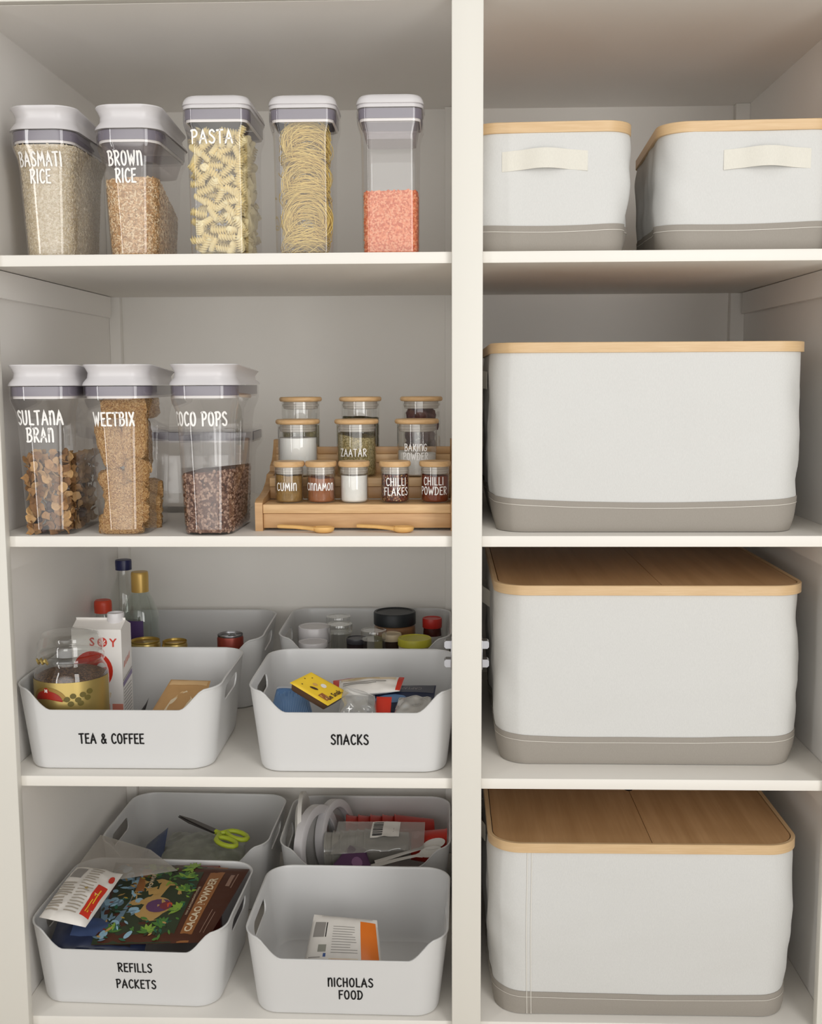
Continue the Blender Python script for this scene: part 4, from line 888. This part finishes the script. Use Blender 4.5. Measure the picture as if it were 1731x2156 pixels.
packet('biscuit_bar', 'white biscuit packet with red crimped ends lying at the back of the SNACKS bin', 'snack packet', p, [WHITEF, REDF, GREYP, film('gold_print', (196, 170, 96)), CREAM],
       [p.rect(0, .09, .03, .97, 1), p.rect(.93, 1, .03, .97, 1), p.rect(.12, .90, .64, .86, 4), p.lines(.22, .82, .70, .80, 1, 3), p.rect(.09, .6, .88, .97, 1), p.lines(.15, .8, .35, .55, 2, 2)])
p = Pack([(-.140, .085, .602), (-.030, .075, .604), (-.022, .165, .634), (-.140, .160, .634)], .005, .006, .001, 9)
packet('dark_snack_bar', 'dark blue and grey snack wrapper under the white biscuit packet', 'snack packet', p, [NAVY, film('slate_film', (84, 86, 96)), film('steel_blue_print', (96, 124, 160)), GREYP], [p.rect(.02, .98, .72, .98, 1), p.blob(.35, .5, .25, .14, .1, 2), p.text('CAPTAIN', .11, .62, .85, PI, 3, .8)])
p = Pack([(-.185, .035, .612), (-.118, .030, .612), (-.125, .080, .640), (-.178, .085, .655)], .013, .006, .006, 10)
packet('clear_wrapper', 'crinkled clear wrapper in the middle of the SNACKS bin', 'wrapper', p, [CELLO], n=26)
p = Pack([(-.1240, .048, .606), (-.0980, .046, .606), (-.0970, .092, .634), (-.1230, .094, .634)], .004, .004, .001, 11)
packet('red_packet', 'small red packet end beside the clear wrapper in the SNACKS bin', 'snack packet', p, [REDF])
p = Pack([(-.096, .040, .606), (-.020, .036, .606), (-.030, .098, .632), (-.085, .096, .632)], .013, .005, .007, 12)
packet('silver_wrapper', 'crinkled silver wrapper at the right end of the SNACKS bin', 'wrapper', p, [plain('silver_foil', (206, 206, 204), .25, .5, metal=.7)], n=26)
# ---- bin behind SNACKS
def pot(name, label, x, y, z, prof, bm_, lid, lm, lab=None, labm=None, cat='jar'):
    t = thing(name, label, cat, (x, y, z)); G().lathe(prof, 36, c1=False).obj('pot_body', bm_, t, 50); G().lathe(lid, 36).obj('lid', lm, t, 40)
    if lab: G().lathe(lab, 36, c0=False, c1=False).obj('label', labm, t, 40)
    return t
def lidp(r, z0, z1, dish=.0012): return [(r * .97, z0), (r, z0 + .001), (r, z1 - .002), (r * .97, z1), (r * .88, z1), (r * .85, z1 - dish), (r * .1, z1 - dish)]
pot('peanut_butter_jar', 'brown spread jar with a wide black lid in the rear snack bin', -.1125, .560, RZ, [(.036, 0), (.042, .003), (.0435, .01), (.0435, .118), (.0430, .124), (.040, .128)], plain('peanut_butter', (150, 108, 72), .35, .5, vary=.15, scale=50), lidp(.0445, .1285, .1555, .002), plain('black_ribbed_lid', (32, 36, 40), .45, .4), [(.0440, .03), (.0440, .108)], film('cream_label', (222, 214, 160)))
pot('sauce_jar', 'small dark sauce jar with a red cap beside the white post', -.0330, .545, RZ, [(.016, 0), (.019, .003), (.0195, .010), (.0195, .106), (.0185, .118), (.018, .124)], plain('dark_red_sauce', (72, 26, 22), .25, .5), lidp(.0205, .1245, .1445), plain('red_cap', (190, 44, 36), .4, .5), [(.0199, .05), (.0199, .108)], film('white_label', (208, 206, 202)))
pot('white_lidded_tub', 'white tub with a plain white lid at the left of the rear snack bin', -.2760, .500, RZ, [(.030, 0), (.034, .003), (.034, .104)], LIDW, lidp(.0335, .104, .1370), LIDW, cat='tub')
pot('clear_lidded_jar', 'stacked clear lidded jar right of the white lidded tub', -.2210, .480, RZ, [(.021, 0), (.0235, .003), (.0235, .100), (.0215, .112), (.0215, .128)], GLASS, lidp(.0255, .1285, .1465), GLASS)
pot('clear_lidded_jar', 'clear lidded jar standing behind the stacked clear jar', -.2305, .545, RZ, [(.021, 0), (.0235, .003), (.0235, .105), (.0235, .130)], GLASS, lidp(.0262, .1305, .1485), GLASS)
pot('clear_lidded_jar', 'lower clear lidded jar in front of the black lidded jar', -.1500, .450, RZ, [(.021, 0), (.0240, .003), (.0240, .110), (.0235, .121)], GLASS, lidp(.0262, .1215, .1405), GLASS)
pot('yellow_lidded_tub', 'tub with a lime yellow lid in front of the red capped jar', -.0670, .4350, RZ, [(.029, 0), (.0325, .003), (.0325, .112)], CREAM, lidp(.0338, .1125, .1280), plain('lime_yellow_lid', (206, 200, 62), .4, .5), cat='tub')
pot('white_lidded_tub', 'white lid low at the front of the rear snack bin', -.2710, .428, RZ, [(.026, 0), (.0285, .003), (.0285, .110)], LIDW, lidp(.0295, .1105, .1220), LIDW, cat='tub')
pot('dark_lidded_jar', 'dark lidded jar low between the two clear jars of the rear snack bin', -.1860, .470, RZ, [(.018, 0), (.021, .003), (.021, .108)], plain('dark_jam', (44, 34, 36), .3, .5), lidp(.0215, .1085, .1195), plain('dark_grey_lid', (70, 70, 76), .35, .5))
pot('dark_spread_jar', 'dark brown jar with a pale lid in front of the black lidded jar', -.1150, .478, RZ, [(.017, 0), (.0195, .003), (.0195, .112)], plain('dark_spread', (58, 42, 34), .3, .5), lidp(.0200, .1125, .1265), CREAM)
# ---- REFILLS PACKETS bin
p = Pack([(-.612, .0330, .2130), (-.4180, .0480, .2120), (-.3800, .2660, .2440), (-.6400, .2760, .2500)], .006, .010, .0012, 13, .35)
rnd = random.Random(5); dec = [p.rect(0, .69, 0, 1, 1), p.rect(.74, .845, .0, 1, 8), p.blob(.10, .55, .12, .42, .05, 9, .0007, 18), p.blob(.42, .50, .20, .27, .2, 6, .00075, 18)]
for _ in range(26): dec.append(p.blob(rnd.uniform(.03, .34), rnd.uniform(.05, .95), rnd.uniform(.02, .05), rnd.uniform(.02, .05), rnd.uniform(0, 3), rnd.choice([5, 5, 1, 9, 5]), .0009))
for _ in range(14): dec.append(p.blob(rnd.uniform(.22, .5), rnd.uniform(.3, .75), rnd.uniform(.04, .07), rnd.uniform(.03, .06), rnd.uniform(0, 3), 6, .0010))
for cx, cy, sgn in ((.58, .80, 1), (.62, .62, 1), (.55, .18, 1), (.45, .10, 1), (.64, .38, -1), (.42, .86, -1), (.14, .12, 1), (.30, .90, 1), (.60, .95, -1)):
    m_ = rnd.choice([2, 3, 3, 2, 4])
    for q in range(9):
        an = PI * (.1 + .8 * q / 8) + rnd.uniform(-.2, .2) + (PI / 3 if sgn < 0 else 0)
        dec.append(p.blob(cx + .055 * math.cos(an) * .7, cy + .07 * math.sin(an) * .7, .055, .022, an, rnd.choice([m_, m_, 2, 4, 3]), .0011 + q * .00002, leaf=True))
for _ in range(150):
    u_ = rnd.random() ** .8 * .66 + .01; v_ = rnd.uniform(.03, .97)
    if abs(u_ - .44) < .16 and abs(v_ - .47) < .2: continue
    dec.append(p.blob(u_, v_, rnd.uniform(.02, .045), rnd.uniform(.010, .020), rnd.uniform(0, 3.1), rnd.choice([9, 5, 1, 4, 6] if u_ < .28 else [2, 3, 1, 4, 2, 6]), .0012 + rnd.random() * .0002, leaf=True))
for _ in range(12): dec.append(p.blob(rnd.uniform(.04, .32), rnd.uniform(.1, .9), .022, .011, rnd.uniform(-.5, .5), rnd.choice([10, 10, 11]), .0013, leaf=True))
dec += [p.blob(.46, .42, .10, .085, .1, 7, .0014, 14), p.blob(.52, .42, .05, .05, .1, 12, .0015, 12), p.blob(.545, .43, .025, .03, 0, 13, .0016, 10), p.poly([(.23, .60), (.30, .60), (.30, .90), (.23, .90)], 8, .0014),
        p.text('POWER', .055, .335, .74, PI / 2, 14, .8, .0016, .02), p.text('CACAO POWDER', .087, .795, .46, PI / 2, 14, .95, .0012, .03), p.text('RAW & ANTIOXIDANTS POWER', .026, .716, .5, PI / 2, 14, .9, .0012), p.rect(.90, .93, .72, .88, 15), p.rect(.945, .952, .70, .90, 15),
        p.lines(.90, .915, .10, .5, 1, 15, axis=1), p.lines(.93, .945, .10, .46, 1, 15, axis=1)]
packet('cacao_powder_bag', 'brown pouch with a jungle leaf picture lettered CACAO POWDER on the REFILLS PACKETS bin', 'food pouch', p,
       [BROWNF, DKGREEN, GREEN1, GREEN2, GREEN3, SKYB, SAND, PURP, TANB, film('misty_blue_print', (112, 138, 156)), film('rust_print', (132, 58, 42)), film('mustard_print', (190, 160, 60)), film('magenta_print', (124, 54, 62)), film('red_orange_print', (196, 78, 48)), CREAM, film('pale_brown_print', (150, 120, 104))], dec, n=28)
p = Pack([(-.7000, .0340, .2620), (-.6130, .0120, .2560), (-.5950, .1720, .2760), (-.6850, .1880, .2820)], .016, .011, .003, 14, .4)
dec = [p.rect(.78, .97, .10, .62, 1), p.blob(.93, .78, .05, .08, .2, 1), p.lines(.05, .40, .08, .60, 11, 2, seed=4), p.lines(.44, .74, .08, .92, 16, 2, fill=.3, seed=5), p.rect(.10, .34, .68, .90, 3), p.blob(.60, .52, .035, .025, 0, 4), p.lines(.83, .92, .16, .56, 2, 5, axis=1)]
packet('rice_flour_packet', 'white packet with red and grey print on the left rim of REFILLS PACKETS bin', 'food packet', p, [WHITEF, REDF, film('warm_grey_print', (176, 166, 152)), GREYP, film('ochre_print', (190, 160, 80)), YELF], dec, n=24)
p = Pack([(-.690, .042, .2020), (-.520, .030, .2020), (-.530, .110, .2150), (-.690, .110, .2300)], .010, .010, .003, 15)
packet('navy_packet', 'dark navy packet under the white packet at the front of the refills bin', 'food packet', p, [NAVY, film('mid_blue_film', (66, 82, 120)), BLACKP], [p.rect(.2, .6, .3, .9, 1), p.rect(.62, .85, .1, .9, 2)])
o = G().box(-.527, -.438, .262, .283, ZF + .012, .2445, .003).obj('cocoa_box', [DKRED], sm=30); tag(o, 'dark red brown box edge standing at the back of the refills bin', 'box')
p = Pack([(-.6950, .130, .268), (-.5050, .215, .264), (-.5750, .288, .272), (-.6750, .300, .296)], .006, .002, .0010, 16)
packet('polythene_bag', 'cloudy see-through bag draped over the back corner of the refills bin', 'plastic bag', p, [POLY], n=26)
# ---- NICHOLAS FOOD bin
p = Pack([(-.2620, .072, .118), (-.1120, .072, .120), (-.1300, .160, .1980), (-.2450, .168, .2040)], .016, .014, .001, 17, .5)
dec = [p.rect(.74, .97, .02, .93, 1), p.rect(.32, .70, .0, .36, 5), p.lines(.34, .70, .42, .84, 11, 2, fill=.2, seed=2), p.lines(.05, .27, .08, .40, 7, 2, fill=.22, seed=3), p.rect(.06, .22, .66, .88, 2), p.rect(.235, .25, .66, .88, 4), p.rect(.16, .27, .45, .55, 3), p.rect(.24, .275, .38, .43, 6),
       p.lines(.35, .68, .30, .36, 1, 1), p.lines(.34, .69, .04, .12, 2, 1)]
packet('baby_food_pouch', 'white pouch with an orange stripe lying in the NICHOLAS FOOD bin', 'food pouch', p, [WHITEF, ORANGE, GREYP, film('olive_grey_print', (150, 150, 140)), BLACKP, film('beige_print', (226, 212, 190)), film('blue_print', (60, 90, 150))], dec, n=24)
# ---- low bin behind REFILLS PACKETS
LZ = ZF + .0034
p = Pack([(-.6480, .4100, .168), (-.5900, .400, .160), (-.5920, .490, .232), (-.6400, .500, .190)], .010, .010, .003, 18)
packet('blue_grey_packet', 'slate blue packet with a raised corner in the bin behind REFILLS PACKETS', 'packet', p, [film('slate_blue_film', (74, 84, 112)), NAVY], [p.poly([(.1, .1), (.5, .1), (.3, .6)], 1)])
p = Pack([(-.6150, .400, .178), (-.4150, .392, .178), (-.4350, .530, .196), (-.5950, .540, .200)], .026, .012, .009, 19, .7)
packet('grey_polythene_bag', 'rumpled grey plastic bag under the green scissors', 'plastic bag', p, [plain('grey_polythene', (150, 152, 142), .35, .5, vary=.15, scale=40), BLACKP], [], n=26)
SC = thing('scissors', 'lime green handled scissors resting on the grey plastic bag', 'scissors', (-.4800, .462, .2330), -.55)
SC.scale = (1.25, 1.25, 1.25)
LIME = plain('lime_handle', (190, 206, 60), .4, .5)
for s in (1, -1):
    pts = [(.004 + .030 * 0, s * .001, 0)] + [(.030 + .020 * math.cos(PI - q * .55), s * (.014 + .011 * math.sin(PI - q * .55)), .0005 * s) for q in range(12)]
    G().tube([(-.006, 0, .0004 * s)] + pts + [(.012, s * .006, 0)], .0042, 8).obj('handle', LIME, SC, 60)
    G().loft([[(x, y0 * s, z), (x, y1 * s, z), (x, y1 * s, z + .0014 * s), (x, y0 * s, z + .0014 * s)][::s] for x, y0, y1, z in ((-.004, -.005, .006, 0), (-.060, -.002, .0065, 0), (-.088, .0005, .0018, 0))]).obj('blade', plain('dark_steel', (96, 92, 90), .35, .5, metal=.8), SC, 30)
SC.rotation_euler = (0, .12, -.52)
# ---- low bin behind NICHOLAS FOOD
def plate_stack(label, x, y, z, r, n, lean, m, ring=False):
    t = thing('paper_plate' if not ring else 'plastic_cover', label, 'plate' if not ring else 'cover', (x, y, z))
    prof = [(r * .62, 0), (r * .72, .001), (r * .84, .007), (r * .96, .0105), (r, .0105), (r, .0125 + .002 * n), (r * .95, .0125 + .002 * n), (r * .83, .009 + .002 * n), (r * .7, .003 + .002 * n), (r * .6, .002 + .002 * n)]
    if ring: prof = [(r * .78, 0), (r * .80, -.0015), (r * .97, -.0015), (r, 0), (r, .017), (r * .97, .0185), (r * .80, .0185), (r * .78, .017), (r * .78, 0)]
    o = G().lathe(prof, 48, c0=not ring, c1=not ring).obj('plate' if not ring else 'rim_ring', m, t, 40)
    if ring: G().lathe([(r * .10, .0035), (r * .779, .0035), (r * .779, .0050), (r * .1, .0050)], 40).obj('clear_centre', CELLO, t, 40)
    t.rotation_euler = lean; return t
PLT = plain('white_paper_plate', (232, 229, 224), .7, .3)
plate_stack('white plate standing on edge at the left of the bin behind NICHOLAS FOOD', -.3130, .490, .2100, .096, 3, (0, PI / 2 - .10, .02), PLT)
plate_stack('round white rimmed lid standing on edge beside the white plate', -.2800, .462, .2040, .086, 2, (0, PI / 2 - .12, -.36), LIDW, True)
plate_stack('round white rimmed lid leaning behind the other rimmed lid next to the cups', -.2480, .525, .2000, .078, 2, (0, PI / 2 - .14, -.36), LIDW, True)
CUPC = clear('frosted_cup_plastic', (.93, .93, .92), refl=.10, rough=.1, milk=.32, milkc=(220, 217, 208), edge=.6)
cup = None
for k in range(6):
    if cup is None:
        cup = G().lathe([(.026, 0), (.0275, .001), (.0375, .088), (.0395, .0895), (.0395, .092), (.0372, .092), (.0368, .0885), (.0270, .0025), (.002, .0025)], 32).obj('plastic_cup', CUPC, sm=50)
        tag(cup, 'clear plastic cup nested in the bagged row with a barcode label', 'cup', 'clear plastic cups in a bag'); o = cup
    else: o = cup.copy(); COL.objects.link(o)
    o.location = (-.080 - .0165 * k, .466 - .001 * k, .2060 - .0009 * k); o.rotation_euler = (0, -PI / 2 - .05, 0)
rcup = None
for k in range(5):
    if rcup is None:
        rcup = G().lathe([(.024, 0), (.0255, .001), (.0355, .082), (.0372, .0832), (.0372, .0855), (.0350, .0855), (.0346, .082), (.0250, .0025), (.002, .0025)], 32).obj('red_cup', plain('red_plastic', (196, 48, 36), .4, .5), sm=50)
        tag(rcup, 'red plastic cup in the row behind the bagged clear cups', 'cup', 'red cups behind the clear cups'); o = rcup
    else: o = rcup.copy(); COL.objects.link(o)
    o.location = (-.030 - .0260 * k, .552 - .001 * k, .2020); o.rotation_euler = (0, -PI / 2, .06)
o = G().lathe([(.027, 0), (.0285, .001), (.037, .070), (.0385, .0715), (.0385, .0735), (.036, .0735), (.0265, .003), (.002, .003)], 32).obj('red_cup', plain('red_plastic_cup', (200, 50, 36), .4, .5), sm=50, loc=(-.0770, .4740, .2030)); o.rotation_euler = (0, PI / 2 + .04, 0)
tag(o, 'red cup lying on its side at the right end of the clear cups', 'cup')
p = Pack([(-.2400, .4120, .2100), (-.0500, .4220, .2180), (-.0480, .4800, .2520), (-.2300, .4850, .2500)], .006, .001, .004, 20)
t = packet('cup_wrapper', 'see-through crinkled wrapper with a white barcode label over the clear cups', 'wrapper', p, [CELLO, WHITEF, BLACKP, GREYP], [p.rect(.40, .72, .42, .98, 1, .0012)] + [p.rect(.42, .53, .47 + k * .055, .47 + k * .055 + (.03 if k % 3 else .04), 2, .0016, 3) for k in range(9)] + [p.lines(.57, .68, .48, .92, 1, 3, axis=1, fill=.2), p.lines(.60, .70, .48, .9, 3, 3, axis=1, fill=.25)], n=26)
p = Pack([(-.2450, .385, .185), (-.1500, .375, .185), (-.1700, .430, .2150), (-.2020, .432, .2210)], .004, .006, .001, 21)
packet('purple_packet', 'purple packet corner standing in front of the clear cups', 'packet', p, [PURP, film('dark_violet_print', (64, 40, 84)), film('mauve_print', (150, 110, 150))], [p.blob(.62, .4, .16, .2, .3, 2), p.rect(0, .9, .0, .12, 1)])
def pspoon(label, x, y, z, rx, ry, rz):
    t = thing('plastic_spoon', label, 'spoon', (x, y, z)); t.rotation_euler = (rx, ry, rz); WP = plain('white_spoon_plastic', (230, 227, 222), .25, .5)
    G().loft([[(px, sw * wv, zc + .0012 * zz) for wv, zz in ((-1, 0), (0, -1), (1, 0), (0, 1))] for px, sw, zc in ((-.06, .006, 0), (0, .0045, .001), (.035, .0040, 0), (.048, .009, -.001))]).obj('handle', WP, t, 60)
    G().loft([[(.066 + .024 * kk * math.cos(2 * PI * i / 20), .0155 * kk * math.sin(2 * PI * i / 20), zb) for i in range(20)] for kk, zb in ((.05, -.006), (.6, -.0045), (.95, .0005), (1, .0015), (.93, .001), (.6, -.003), (.05, -.0045))]).obj('bowl', WP, t, 50)
pspoon('white plastic spoon lying frontmost in the party ware bin, right of the purple packet', -.1000, .405, .2030, .3, -.20, .12)
pspoon('white plastic spoon just behind the front plastic spoon, touching the cup wrapper', -.0920, .4200, .2090, .3, -.22, .22)
